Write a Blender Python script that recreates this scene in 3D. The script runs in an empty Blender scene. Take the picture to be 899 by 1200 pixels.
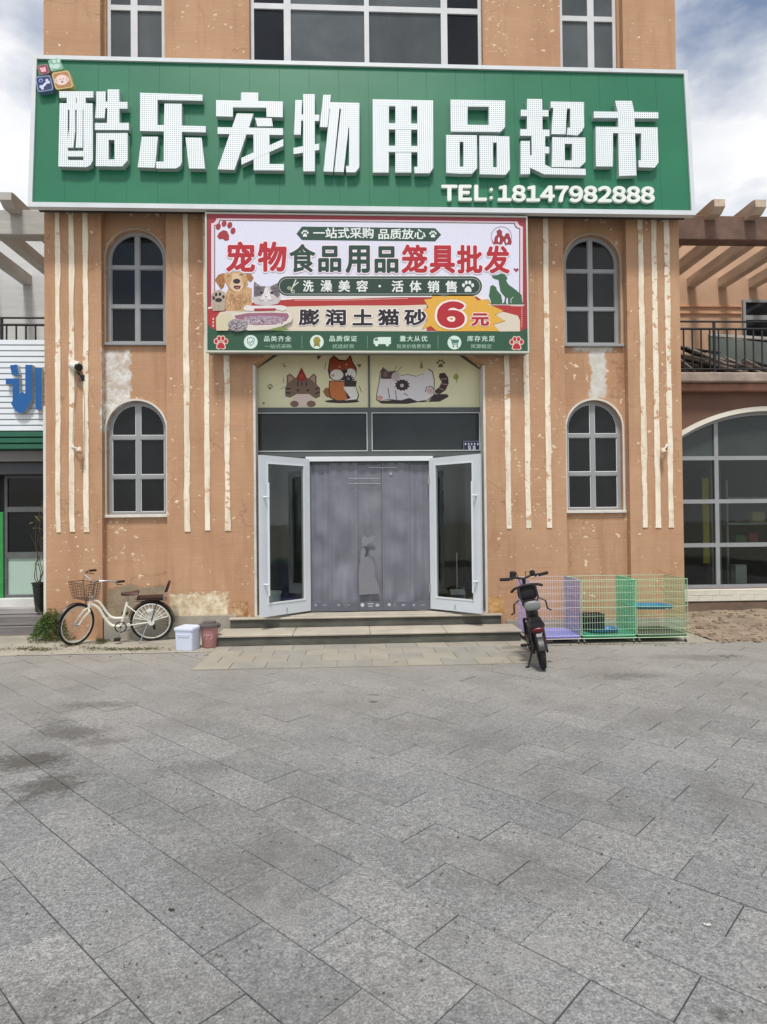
import bpy, math, random
from math import sin, cos, pi, radians, sqrt, hypot
from mathutils import Vector, Matrix, noise
from mathutils.geometry import tessellate_polygon
random.seed(7)
S = bpy.context.scene
C = S.collection

# ------------------------------------------------------------------ camera
CP = Vector((0, -9.725, 1.7171)); YAW, PITCH, ROLL, FPX = -.047, .0138, -.0101, 753.9
_f = Vector((-sin(YAW)*cos(PITCH), cos(YAW)*cos(PITCH), sin(PITCH)))
_r0 = Vector((cos(YAW), sin(YAW), 0)); _u0 = _r0.cross(_f)
_r = _r0*cos(ROLL)+_u0*sin(ROLL); _u = -_r0*sin(ROLL)+_u0*cos(ROLL)
cd = bpy.data.cameras.new('camera'); cam = bpy.data.objects.new('camera', cd); C.objects.link(cam)
m = Matrix((( _r.x, _u.x, -_f.x, CP.x), (_r.y, _u.y, -_f.y, CP.y), (_r.z, _u.z, -_f.z, CP.z), (0, 0, 0, 1)))
cam.matrix_world = m
cd.sensor_fit = 'VERTICAL'; cd.sensor_height = 24; cd.lens = FPX/1200*24; cd.clip_end = 3000; cd.clip_start = .05
S.camera = cam
def ray(px, py): return _f+_r*((px-449.5)/FPX)-_u*((py-600)/FPX)
def W(px, py, y):                       # survey: point of the photograph on the upright plane y
    d = ray(px, py); t = (y-CP.y)/d.y; return (CP.x+d.x*t, CP.z+d.z*t)
def G(px, py, z=0):
    d = ray(px, py); t = (z-CP.z)/d.z; return (CP.x+d.x*t, CP.y+d.y*t)

# ------------------------------------------------------------------ light
S.view_settings.view_transform = 'Standard'; S.view_settings.look = 'None'
S.view_settings.exposure = 0.1; S.view_settings.gamma = 1
SUN_EL, SUN_AZ = radians(64), radians(188)     # azimuth clockwise from +y (north)
w = bpy.data.worlds.new('World'); S.world = w; w.use_nodes = True
nt = w.node_tree; nt.nodes.clear(); N = nt.nodes.new; L = nt.links.new
out = N('ShaderNodeOutputWorld'); bg = N('ShaderNodeBackground'); bg.inputs[1].default_value = .128
sky = N('ShaderNodeTexSky'); sky.sky_type = 'NISHITA'; sky.sun_disc = False
sky.sun_elevation = SUN_EL; sky.sun_rotation = SUN_AZ; sky.air_density = 1.0; sky.dust_density = 1.5
tc = N('ShaderNodeTexCoord'); mp = N('ShaderNodeMapping'); mp.inputs['Scale'].default_value = (1, 1, 2.1)
mp.inputs['Location'].default_value = (.35, .1, .25)
ns = N('ShaderNodeTexNoise'); ns.inputs['Scale'].default_value = 2.3; ns.inputs['Detail'].default_value = 7; ns.inputs['Roughness'].default_value = .52
rp = N('ShaderNodeValToRGB'); rp.color_ramp.elements[0].color = (.08, .08, .08, 1); rp.color_ramp.elements[0].position = .385; rp.color_ramp.elements[1].position = .52
ns2 = N('ShaderNodeTexNoise'); ns2.inputs['Scale'].default_value = 5; ns2.inputs['Detail'].default_value = 6
rp2 = N('ShaderNodeValToRGB'); rp2.color_ramp.elements[0].position = .3; rp2.color_ramp.elements[1].position = .66
rp2.color_ramp.elements[0].color = (5.8, 6.0, 6.4, 1); rp2.color_ramp.elements[1].color = (8.1, 8.05, 8.0, 1)
mx = N('ShaderNodeMixRGB')
L(tc.outputs['Generated'], mp.inputs[0]); L(mp.outputs[0], ns.inputs[0]); L(mp.outputs[0], ns2.inputs[0])
L(ns.outputs[0], rp.inputs[0]); L(ns2.outputs[0], rp2.inputs[0]); L(rp.outputs[0], mx.inputs[0])
L(sky.outputs[0], mx.inputs[1]); L(rp2.outputs[0], mx.inputs[2]); L(mx.outputs[0], bg.inputs[0]); L(bg.outputs[0], out.inputs[0])
sd = bpy.data.lights.new('sun', 'SUN'); sd.energy = 2.9; sd.angle = radians(9); sd.color = (1, .96, .9)
so = bpy.data.objects.new('sun', sd); C.objects.link(so)
to_sun = Vector((sin(SUN_AZ)*cos(SUN_EL), cos(SUN_AZ)*cos(SUN_EL), sin(SUN_EL)))
so.rotation_euler = to_sun.to_track_quat('Z', 'Y').to_euler(); so.location = to_sun*40

# ------------------------------------------------------------------ materials
def lin(c):
    c = c/255.; return c/12.92 if c <= .04045 else ((c+.055)/1.055)**2.4
def rgb(*c): return (lin(c[0]), lin(c[1]), lin(c[2]), 1)
def newmat(name):
    m = bpy.data.materials.new(name); m.use_nodes = True; nt = m.node_tree
    return m, nt, nt.nodes['Principled BSDF']
def math_(nt, op, a, b=None, c=None, clamp=False):
    n = nt.nodes.new('ShaderNodeMath'); n.operation = op; n.use_clamp = clamp
    for i, v in enumerate((a, b, c)):
        if v is None: continue
        if isinstance(v, (int, float)): n.inputs[i].default_value = v
        else: nt.links.new(v, n.inputs[i])
    return n.outputs[0]
def noise_(nt, vec, scale, detail=4, rough=.55, dist=0):
    n = nt.nodes.new('ShaderNodeTexNoise'); n.inputs['Scale'].default_value = scale
    n.inputs['Detail'].default_value = detail; n.inputs['Roughness'].default_value = rough; n.inputs['Distortion'].default_value = dist
    if vec: nt.links.new(vec, n.inputs['Vector'])
    return n.outputs['Fac']
def ramp_(nt, fac, p0, p1, c0=(0, 0, 0, 1), c1=(1, 1, 1, 1)):
    n = nt.nodes.new('ShaderNodeValToRGB'); e = n.color_ramp.elements
    e[0].position = p0; e[1].position = p1; e[0].color = c0; e[1].color = c1
    nt.links.new(fac, n.inputs[0]); return n.outputs[0]
def mix_(nt, fac, a, b, mode='MIX'):
    n = nt.nodes.new('ShaderNodeMixRGB'); n.blend_type = mode
    for i, v in enumerate((fac, a, b)):
        if isinstance(v, (int, float)): n.inputs[i].default_value = v
        elif isinstance(v, tuple): n.inputs[i].default_value = v
        else: nt.links.new(v, n.inputs[i])
    return n.outputs[0]
def coords(nt, kind='Object', scale=None):
    t = nt.nodes.new('ShaderNodeTexCoord'); o = t.outputs[kind]
    if scale:
        mp = nt.nodes.new('ShaderNodeMapping'); mp.inputs['Scale'].default_value = scale; nt.links.new(o, mp.inputs[0]); o = mp.outputs[0]
    return o
def worldpos(nt):
    return nt.nodes.new('ShaderNodeNewGeometry').outputs['Position']
def bump_(nt, b, h, strength=.3, dist=.01):
    n = nt.nodes.new('ShaderNodeBump'); n.inputs['Strength'].default_value = strength; n.inputs['Distance'].default_value = dist
    nt.links.new(h, n.inputs['Height']); nt.links.new(n.outputs[0], b.inputs['Normal'])
_mc = {}
def M(name, col, rough=.6, var=.18, scale=6, bump=.15, metal=0, stretch=(1, 1, 1), dirt=0, spec=.5):
    if name in _mc: return _mc[name]
    m, nt, b = newmat(name)
    v = coords(nt, 'Object', stretch)
    c = rgb(*col)
    n1 = noise_(nt, v, scale, 6, .6)
    dark = tuple(x*(1-var) for x in c[:3])+(1,); lite = tuple(min(1, x*(1+var*.8)) for x in c[:3])+(1,)
    o = ramp_(nt, n1, .3, .7, dark, lite)
    if dirt:
        n2 = noise_(nt, v, scale*.35, 8, .7, .4)
        o = mix_(nt, math_(nt, 'MULTIPLY', ramp_(nt, n2, .5, .68), dirt), o, tuple(x*.35 for x in c[:3])+(1,))
    nt.links.new(o, b.inputs['Base Color'])
    b.inputs['Metallic'].default_value = metal; b.inputs['Specular IOR Level'].default_value = spec
    rr = math_(nt, 'MULTIPLY_ADD', n1, .2, rough-.1, True); nt.links.new(rr, b.inputs['Roughness'])
    if bump: bump_(nt, b, noise_(nt, v, scale*8, 5), bump, .004)
    _mc[name] = m; return m
def P(col):                               # printed ink
    name = 'print_ink_%02x%02x%02x' % tuple(col)
    if name in _mc: return _mc[name]
    m, nt, b = newmat(name); c = rgb(*col)
    n1 = noise_(nt, coords(nt), 40, 3)
    o = ramp_(nt, n1, .3, .7, tuple(x*.93 for x in c[:3])+(1,), tuple(min(1, x*1.05) for x in c[:3])+(1,))
    nt.links.new(o, b.inputs['Base Color']); b.inputs['Roughness'].default_value = .45
    _mc[name] = m; return m

# painted render, with patches where the coat has come away (region boxes in x, z on the facade)
def box_mask(nt, pos, x0, x1, z0, z1, amp=.12, nscale=6, soft=.02):
    sep = nt.nodes.new('ShaderNodeSeparateXYZ'); nt.links.new(pos, sep.inputs[0])
    dx = math_(nt, 'SUBTRACT', math_(nt, 'ABSOLUTE', math_(nt, 'SUBTRACT', sep.outputs[0], (x0+x1)/2)), (x1-x0)/2)
    dz = math_(nt, 'SUBTRACT', math_(nt, 'ABSOLUTE', math_(nt, 'SUBTRACT', sep.outputs[2], (z0+z1)/2)), (z1-z0)/2)
    d = math_(nt, 'MAXIMUM', dx, dz)
    nz = noise_(nt, pos, nscale, 6, .62)
    d = math_(nt, 'MULTIPLY_ADD', math_(nt, 'SUBTRACT', nz, .5), amp*4, d)
    return math_(nt, 'SUBTRACT', 1, math_(nt, 'DIVIDE', math_(nt, 'ADD', d, soft), soft*2, None, True), None, True)
def wall_mat():
    m, nt, b = newmat('peach_render')
    pos = worldpos(nt)
    base = rgb(196, 140, 102)
    big = noise_(nt, pos, 1.1, 5, .6)
    o = ramp_(nt, big, .3, .72, rgb(174, 136, 106), rgb(194, 157, 125))
    mpn = nt.nodes.new('ShaderNodeMapping'); mpn.inputs['Scale'].default_value = (1.2, 1.2, 26); nt.links.new(pos, mpn.inputs[0])
    lines = noise_(nt, mpn.outputs[0], 1.6, 6, .65)
    o = mix_(nt, .17, o, ramp_(nt, lines, .35, .7, rgb(164, 122, 92), rgb(214, 174, 138)))
    mps = nt.nodes.new('ShaderNodeMapping'); mps.inputs['Scale'].default_value = (3.2, 3.2, .35); nt.links.new(pos, mps.inputs[0])
    run = noise_(nt, mps.outputs[0], 1.7, 6, .65)
    o = mix_(nt, math_(nt, 'MULTIPLY', ramp_(nt, run, .5, .7), .42), o, rgb(158, 112, 86))
    # brick ghost: fine courses telegraphing through the coat
    fine = noise_(nt, pos, 60, 3)
    # small chips
    cells = noise_(nt, pos, 11, 3, .5); reg = noise_(nt, pos, 1.3, 2)
    chip = math_(nt, 'MULTIPLY', ramp_(nt, cells, .665, .68), ramp_(nt, reg, .43, .5))
    o = mix_(nt, chip, o, rgb(226, 203, 172))
    sep = nt.nodes.new('ShaderNodeSeparateXYZ'); nt.links.new(pos, sep.inputs[0])
    vor = nt.nodes.new('ShaderNodeTexVoronoi'); vor.feature = 'DISTANCE_TO_EDGE'; vor.inputs['Scale'].default_value = .9
    wob = nt.nodes.new('ShaderNodeVectorMath'); wob.operation = 'MULTIPLY_ADD'
    nn = nt.nodes.new('ShaderNodeTexNoise'); nn.inputs['Scale'].default_value = 2.5; nn.inputs['Detail'].default_value = 6; nt.links.new(pos, nn.inputs['Vector'])
    nt.links.new(nn.outputs['Color'], wob.inputs[0]); wob.inputs[1].default_value = (.5, .5, .5); nt.links.new(pos, wob.inputs[2]); nt.links.new(wob.outputs[0], vor.inputs['Vector'])
    crack = math_(nt, 'MULTIPLY', ramp_(nt, vor.outputs['Distance'], .002, .006, (1, 1, 1, 1), (0, 0, 0, 1)), ramp_(nt, reg, .44, .55))
    o = mix_(nt, math_(nt, 'MULTIPLY', crack, .5), o, rgb(128, 92, 68))
    # darker brown mottling that grows towards the ground
    low = math_(nt, 'MULTIPLY', math_(nt, 'SUBTRACT', 1, math_(nt, 'DIVIDE', sep.outputs[2], .75, None, True), None, True), ramp_(nt, noise_(nt, pos, 3.2, 6, .7), .4, .65))
    o = mix_(nt, math_(nt, 'MULTIPLY', low, .55), o, rgb(150, 96, 62))
    H = None
    def patch(a, b_, x0y0, ysc, col0, col1, amp, nsc):
        nonlocal o, H
        k = box_mask(nt, pos, a[0], b_[0], b_[1], a[1], amp, nsc)
        inner = ramp_(nt, noise_(nt, pos, ysc, 6, .7), .42, .6, col0, col1)
        o = mix_(nt, k, o, inner); H = k if H is None else math_(nt, 'MAXIMUM', H, k)
    patch(W(123, 411, .13), W(153, 482, .13), 0, 7, rgb(190, 176, 162), rgb(222, 221, 216), .045, 13)
    patch(W(121, 478, .13), W(129, 505, .13), 0, 7, rgb(176, 160, 142), rgb(214, 212, 204), .05, 9)
    patch(W(692, 410, .13), W(711, 466, .13), 0, 7, rgb(196, 190, 178), rgb(208, 207, 200), .07, 5)
    patch(W(671, 406, .13), W(718, 411, .13), 0, 7, rgb(196, 190, 178), rgb(208, 207, 200), .05, 8)
    patch(W(199, 696, 0), W(267, 722, 0), 0, 9, rgb(192, 170, 138), rgb(226, 214, 188), .06, 11)
    patch(W(272, 706, 0), W(291, 721, 0), 0, 6, rgb(150, 104, 70), rgb(214, 190, 150), .05, 12)
    patch(W(573, 700, 0), W(590, 721, 0), 0, 6, rgb(180, 130, 70), rgb(206, 170, 122), .05, 10)
    mfl = nt.nodes.new('ShaderNodeMapping'); mfl.inputs['Scale'].default_value = (.6, 1, 1); nt.links.new(pos, mfl.inputs[0])
    def flakes(px0, py0, px1, py1, thr, nsc):
        nonlocal o, H
        a, c = W(px0, py0, 0), W(px1, py1, 0); k = box_mask(nt, pos, a[0], c[0], c[1], a[1], .03, 4, .08)
        k = math_(nt, 'MULTIPLY', k, ramp_(nt, noise_(nt, mfl.outputs[0], nsc, 5, .62), thr+.012, thr+.024)); o = mix_(nt, k, o, rgb(230, 208, 178)); H = math_(nt, 'MAXIMUM', H, k)
    for f_ in ((574, 420, 592, 520, .6, 14), (598, 470, 616, 610, .6, 12), (620, 440, 642, 640, .6, 13), (640, 480, 664, 560, .58, 15), (560, 600, 600, 660, .62, 13), (123, 606, 165, 660, .6, 17), (222, 300, 240, 470, .6, 15),
               (246, 430, 262, 560, .62, 13), (199, 430, 214, 600, .62, 15), (668, 606, 700, 650, .62, 15), (56, 600, 110, 690, .62, 14), (744, 380, 800, 560, .63, 12), (275, 560, 293, 700, .61, 13), (570, 0, 590, 60, .58, 12), (600, 0, 655, 66, .63, 12), (195, 0, 290, 60, .63, 12)):
        flakes(*f_)
    patch(W(124, 688, .13), W(193, 724, .13), 0, 5, rgb(136, 124, 104), rgb(158, 142, 120), .06, 4)
    nt.links.new(o, b.inputs['Base Color']); b.inputs['Roughness'].default_value = .86; b.inputs['Specular IOR Level'].default_value = .25
    h = math_(nt, 'SUBTRACT', math_(nt, 'MULTIPLY_ADD', lines, .35, math_(nt, 'MULTIPLY', fine, .3)), math_(nt, 'MULTIPLY', math_(nt, 'MAXIMUM', H, chip), .6))
    bump_(nt, b, h, .55, .008)
    return m
def slab_mat(name, attr):
    m, nt, b = newmat(name); pos = worldpos(nt)
    if attr:
        a = nt.nodes.new('ShaderNodeAttribute'); a.attribute_name = 'tint'; rnd = a.outputs['Fac']
    else: rnd = nt.nodes.new('ShaderNodeObjectInfo').outputs['Random']
    tint = ramp_(nt, rnd, 0, 1, rgb(114, 115, 116), rgb(127, 127, 127))
    # the speckle of flamed granite: grains of two sizes, shifted per slab
    comb = nt.nodes.new('ShaderNodeCombineXYZ'); nt.links.new(math_(nt, 'MULTIPLY', rnd, 37.), comb.inputs[2])
    va = nt.nodes.new('ShaderNodeVectorMath'); nt.links.new(pos, va.inputs[0]); nt.links.new(comb.outputs[0], va.inputs[1])
    p2 = va.outputs[0]
    g1 = noise_(nt, p2, 95, 3, .7); g2 = noise_(nt, p2, 260, 2, .6); g3 = noise_(nt, p2, 28, 4, .6)
    o = mix_(nt, .66, tint, ramp_(nt, g1, .36, .64, (.23, .23, .235, 1), (.86, .86, .85, 1)), 'OVERLAY')
    o = mix_(nt, .5, o, ramp_(nt, g2, .36, .64, (.25, .25, .25, 1), (.8, .8, .8, 1)), 'OVERLAY')
    o = mix_(nt, .32, o, ramp_(nt, g3, .38, .62, (.3, .3, .3, 1), (.7, .7, .69, 1)), 'OVERLAY')
    g4 = noise_(nt, p2, 48, 3, .7); o = mix_(nt, .3, o, ramp_(nt, g4, .4, .6, (.28, .28, .28, 1), (.74, .74, .73, 1)), 'OVERLAY')
    # large soiling
    big = noise_(nt, pos, .9, 7, .68, .3)
    o = mix_(nt, math_(nt, 'MULTIPLY', ramp_(nt, big, .46, .66), .5), o, rgb(86, 85, 82))
    pale = noise_(nt, pos, 1.7, 7, .72, .6)
    o = mix_(nt, math_(nt, 'MULTIPLY', ramp_(nt, pale, .53, .70), .3), o, rgb(156, 153, 147))
    # dusty warm band close to the building
    sep = nt.nodes.new('ShaderNodeSeparateXYZ'); nt.links.new(pos, sep.inputs[0])
    k = math_(nt, 'DIVIDE', math_(nt, 'ADD', sep.outputs[1], 5.4), 4.3, None, True)
    o = mix_(nt, math_(nt, 'MULTIPLY', k, .5), o, rgb(160, 154, 144))
    # spill stains of their own shape
    for (px, py, rx, ry, s) in ((28, 893, .42, .22, .85), (64, 920, .26, .3, .8), (84, 858, .36, .2, .65), (112, 870, .32, .2, .5),
                                (112, 826, .5, .14, .5), (440, 814, .07, .05, .9), (438, 822, .06, .05, .9), (735, 792, .5, .2, .5),
                                (820, 770, .7, .25, .35), (232, 898, .3, .18, .35), (60, 846, .3, .2, .4), (845, 1190, .05, .05, .8), (60,1180,.3,.2,.3)):
        gx, gy = G(px, py)
        ex = math_(nt, 'DIVIDE', math_(nt, 'SUBTRACT', sep.outputs[0], gx), rx); ey = math_(nt, 'DIVIDE', math_(nt, 'SUBTRACT', sep.outputs[1], gy), ry)
        d = math_(nt, 'SQRT', math_(nt, 'ADD', math_(nt, 'MULTIPLY', ex, ex), math_(nt, 'MULTIPLY', ey, ey)))
        d = math_(nt, 'MULTIPLY_ADD', math_(nt, 'SUBTRACT', g3, .5), 1.6, math_(nt, 'MULTIPLY_ADD', math_(nt, 'SUBTRACT', pale, .5), 2.2, d))
        o = mix_(nt, math_(nt, 'MULTIPLY', ramp_(nt, d, .35, 1.35, (1, 1, 1, 1), (0, 0, 0, 1)), s*.9), o, rgb(70, 67, 62))
    nt.links.new(o, b.inputs['Base Color']); b.inputs['Roughness'].default_value = .78; b.inputs['Specular IOR Level'].default_value = .35
    bump_(nt, b, math_(nt, 'ADD', g1, math_(nt, 'MULTIPLY', g3, .6)), .5, .004)
    return m
def led_mat():
    m, nt, b = newmat('punched_led_face'); pos = coords(nt, 'Object')
    sep = nt.nodes.new('ShaderNodeSeparateXYZ'); nt.links.new(pos, sep.inputs[0])
    def cell(o): return math_(nt, 'SUBTRACT', math_(nt, 'FRACT', math_(nt, 'MULTIPLY', o, 1/.031)), .5)
    a, c = cell(sep.outputs[0]), cell(sep.outputs[2])
    d = math_(nt, 'SQRT', math_(nt, 'ADD', math_(nt, 'MULTIPLY', a, a), math_(nt, 'MULTIPLY', c, c)))
    o = ramp_(nt, d, .17, .3, rgb(104, 108, 134), rgb(232, 240, 240))
    o = mix_(nt, .12, o, ramp_(nt, noise_(nt, pos, 3, 5), .3, .7, rgb(190, 205, 200), rgb(245, 248, 255)))
    nt.links.new(o, b.inputs['Base Color']); b.inputs['Roughness'].default_value = .4
    return m
def glass_mat(name, col=(.8, .85, .85), rough=.02, alpha=.25, dark=.0):
    m, nt, b = newmat(name); nt.nodes.remove(b)
    o = nt.nodes['Material Output']; g = nt.nodes.new('ShaderNodeBsdfGlossy'); g.inputs['Roughness'].default_value = rough
    t = nt.nodes.new('ShaderNodeBsdfTransparent'); t.inputs[0].default_value = (*col, 1)
    fr = nt.nodes.new('ShaderNodeFresnel'); fr.inputs[0].default_value = 1.5
    nz = noise_(nt, coords(nt), 2.5, 3)
    bp = nt.nodes.new('ShaderNodeBump'); bp.inputs['Strength'].default_value = .04; bp.inputs['Distance'].default_value = .02
    nt.links.new(nz, bp.inputs['Height']); nt.links.new(bp.outputs[0], g.inputs['Normal'])
    mx = nt.nodes.new('ShaderNodeMixShader'); nt.links.new(math_(nt, 'MULTIPLY_ADD', fr.outputs[0], .8, .0, True), mx.inputs[0])
    nt.links.new(t.outputs[0], mx.inputs[1]); nt.links.new(g.outputs[0], mx.inputs[2]); nt.links.new(mx.outputs[0], o.inputs[0])
    return m
def pane_mat(name, c0, c1, rough=.06):
    m, nt, b = newmat(name); v = coords(nt)
    oi = nt.nodes.new('ShaderNodeObjectInfo').outputs['Random']
    o = ramp_(nt, noise_(nt, v, .9, 4, .6, .6), .35, .68, rgb(*c0), rgb(*c1))
    o = mix_(nt, math_(nt, 'MULTIPLY', oi, .6), o, tuple(x*.35 for x in rgb(*c0)[:3])+(1,)); nt.links.new(o, b.inputs['Base Color'])
    nt.links.new(ramp_(nt, noise_(nt, v, 7, 5, .7), .3, .8, (rough*.5,)*3+(1,), (rough*2.4,)*3+(1,)), b.inputs['Roughness'])
    bump_(nt, b, noise_(nt, v, 1.4, 2), .08, .02); b.inputs['Specular IOR Level'].default_value = .34
    return m
WALL = wall_mat(); SLAB = slab_mat('granite_slab', False); SLABS = slab_mat('granite_slab_far', True); LED = led_mat()
def cream_mat():
    m, nt, b = newmat('cream_strip_paint'); pos = worldpos(nt)
    o = ramp_(nt, noise_(nt, pos, 3.5, 6, .6), .3, .7, rgb(222, 208, 182), rgb(244, 235, 216))
    mpq = nt.nodes.new('ShaderNodeMapping'); mpq.inputs['Scale'].default_value = (4, 4, .5); nt.links.new(pos, mpq.inputs[0])
    o = mix_(nt, math_(nt, 'MULTIPLY', ramp_(nt, noise_(nt, mpq.outputs[0], 2.2, 6, .7), .5, .7), .4), o, rgb(168, 146, 116))
    miss = math_(nt, 'MULTIPLY', ramp_(nt, noise_(nt, pos, 9, 5, .6), .56, .59), ramp_(nt, noise_(nt, pos, 1.1, 3), .44, .56))
    o = mix_(nt, miss, o, rgb(198, 154, 120)); nt.links.new(o, b.inputs['Base Color']); b.inputs['Roughness'].default_value = .8
    bump_(nt, b, math_(nt, 'SUBTRACT', noise_(nt, pos, 24, 4), miss), .5, .006); return m
CREAM = cream_mat()
TRIM = M('white_trim_paint', (214, 210, 200), .7, .12, 4, .25, dirt=.3)
FRAME = M('grey_aluminium', (148, 151, 153), .42, .08, 3, .05, dirt=.1)
FRAMEL = M('pale_aluminium', (206, 208, 210), .42, .08, 3, .05, dirt=.1)
DFRAME = M('dark_grey_frame', (84, 90, 88), .45, .1, 3, .05)
DOORM = M('blue_white_door_paint', (202, 208, 214), .38, .05, 2, .03, dirt=.08)
GLASS = glass_mat('door_glass', (.74, .78, .76))
PANE = pane_mat('dark_window_glass', (13, 17, 18), (38, 42, 44))
PANEL = pane_mat('grey_window_glass', (80, 86, 88), (104, 110, 112), .12)
PANED = pane_mat('black_window_glass', (14, 18, 22), (30, 34, 38))
GREEN = M('sign_green_panel', (24, 112, 78), .4, .10, .7, .04, dirt=.07)
SIGNF = M('sign_frame_metal', (206, 211, 214), .4, .06, 3, .03)
CONC = M('weathered_concrete', (150, 146, 136), .85, .18, 2.2, .5, dirt=.4)
STEPD = M('dark_step_riser', (86, 86, 78), .85, .4, 2.4, .5, stretch=(1, 1, 3), dirt=.5)  # riser colour set far darker than the tread
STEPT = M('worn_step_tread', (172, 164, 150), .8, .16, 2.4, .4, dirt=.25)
BLACK = M('black_plastic', (26, 25, 27), .45, .2, 8, .1)
RUBBER = M('tyre_rubber', (30, 29, 29), .8, .2, 12, .2)
IRON = M('black_iron', (28, 28, 30), .5, .2, 8, .1)
CHROME = M('bright_steel', (185, 188, 190), .3, .06, 8, 0, metal=.9)
BIKEW = M('cream_bike_paint', (236, 234, 218), .35, .05, 4, 0)
MAROON = M('maroon_vinyl', (50, 27, 25), .5, .2, 8, .2)
DIRT = M('bare_dirt', (144, 128, 110), .95, .35, 2.6, 1, dirt=.5)

# ------------------------------------------------------------------ mesh helpers
class MB:
    def __init__(s): s.v = []; s.f = []; s.m = []; s.mi = 0
    def add(s, vs, fs):
        n = len(s.v); s.v += [tuple(v) for v in vs]; s.f += [tuple(i+n for i in f) for f in fs]; s.m += [s.mi]*len(fs); return s
    def box(s, x0, x1, y0, y1, z0, z1, M_=None):
        vs = [(x, y, z) for z in (z0, z1) for y in (y0, y1) for x in (x0, x1)]
        if M_ is not None: vs = [M_ @ Vector(v) for v in vs]
        return s.add(vs, [(0, 2, 3, 1), (4, 5, 7, 6), (0, 1, 5, 4), (2, 6, 7, 3), (0, 4, 6, 2), (1, 3, 7, 5)])
    def bbox(s, x0, x1, y0, y1, z0, z1, b=.006, M_=None):     # bevelled box
        xs, ys, zs = (x0, x1), (y0, y1), (z0, z1); vs = []; idx = {}
        for i in (0, 1):
            for j in (0, 1):
                for k in (0, 1):
                    c = Vector((xs[i], ys[j], zs[k])); d = Vector((b*(1-2*i), b*(1-2*j), b*(1-2*k)))
                    for ax in range(3):
                        p = c+d; p[ax] = c[ax]; idx[(i, j, k, ax)] = len(vs); vs.append(p)
        fs = []
        for ax in range(3):
            a, c = [q for q in range(3) if q != ax]
            for s_ in (0, 1):
                r = []
                for (u, v) in ((0, 0), (1, 0), (1, 1), (0, 1)):
                    t = [0, 0, 0]; t[ax] = s_; t[a] = u; t[c] = v; r.append(idx[(*t, ax)])
                fs.append(r)
            for u in (0, 1):
                for v in (0, 1):
                    t0 = [0]*3; t0[a] = u; t0[c] = v; t1 = list(t0); t1[ax] = 1
                    fs.append([idx[(*t0, a)], idx[(*t0, c)], idx[(*t1, c)], idx[(*t1, a)]])
        for i in (0, 1):
            for j in (0, 1):
                for k in (0, 1): fs.append([idx[(i, j, k, q)] for q in range(3)])
        if M_ is not None: vs = [M_ @ v for v in vs]
        return s.add(vs, fs)
    def tube(s, pts, r, n=6, cap=True):
        pts = [Vector(p) for p in pts]; N_ = len(pts); rs = r if isinstance(r, (list, tuple)) else [r]*N_
        up = None; vs = []
        for i, p in enumerate(pts):
            t = (pts[min(i+1, N_-1)]-pts[max(i-1, 0)])
            if t.length < 1e-9: t = Vector((0, 0, 1))
            t.normalize()
            if up is None:
                up = Vector((0, 0, 1)) if abs(t.z) < .9 else Vector((1, 0, 0))
            a = t.cross(up)
            if a.length < 1e-6: a = t.orthogonal()
            a.normalize(); b = a.cross(t); up = b
            for k in range(n):
                g = 2*pi*k/n; vs.append(p+a*cos(g)*rs[i]+b*sin(g)*rs[i])
        fs = [(i*n+k, i*n+(k+1) % n, (i+1)*n+(k+1) % n, (i+1)*n+k) for i in range(N_-1) for k in range(n)]
        if cap: fs += [tuple(range(n))[::-1], tuple((N_-1)*n+k for k in range(n))]
        return s.add(vs, fs)
    def torus(s, c, ax, R, r, n=32, k=7, a0=0, a1=2*pi, u=None):
        c = Vector(c); ax = Vector(ax).normalized(); u = (Vector(u) if u else ax.orthogonal()).normalized(); v = ax.cross(u)
        full = abs(a1-a0-2*pi) < 1e-4; m_ = n if full else n+1; vs = []
        for i in range(m_):
            g = a0+(a1-a0)*i/n; d = u*cos(g)+v*sin(g)
            for j in range(k):
                h = 2*pi*j/k; vs.append(c+d*(R+r*cos(h))+ax*r*sin(h))
        fs = [(i*k+j, ((i+1) % m_)*k+j, ((i+1) % m_)*k+(j+1) % k, i*k+(j+1) % k) for i in range(n) for j in range(k)]
        return s.add(vs, fs)
    def lathe(s, prof, c=(0, 0, 0), n=20, ax='Z', M_=None):
        vs = []; c = Vector(c)
        for (r, z) in prof:
            for k in range(n):
                g = 2*pi*k/n; p = Vector((r*cos(g), r*sin(g), z)) if ax == 'Z' else (Vector((r*cos(g), z, r*sin(g))) if ax == 'Y' else Vector((z, r*cos(g), r*sin(g))))
                if M_ is not None: p = M_ @ p
                vs.append(c+p)
        fs = [(i*n+k, i*n+(k+1) % n, (i+1)*n+(k+1) % n, (i+1)*n+k) for i in range(len(prof)-1) for k in range(n)]
        fs += [tuple(range(n))[::-1], tuple((len(prof)-1)*n+k for k in range(n))]
        return s.add(vs, fs)
    def plate(s, loops, y0, y1, map3=None):      # loops in (x,z); first is the outline, others holes
        loops = [[Vector((a, b, 0)) for a, b in l] for l in loops]
        flat = [p for l in loops for p in l]; tris = tessellate_polygon(loops)
        f3 = map3 or (lambda x, y, z: (x, y, z))
        n = len(flat)
        vs = [f3(p.x, y0, p.y) for p in flat]+[f3(p.x, y1, p.y) for p in flat]
        fs = [tuple(t) for t in tris]+[tuple(i+n for i in t[::-1]) for t in tris]
        o = 0
        for l in loops:
            k = len(l)
            fs += [(o+i, o+(i+1) % k, n+o+(i+1) % k, n+o+i) for i in range(k)]; o += k
        return s.add(vs, fs)
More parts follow.
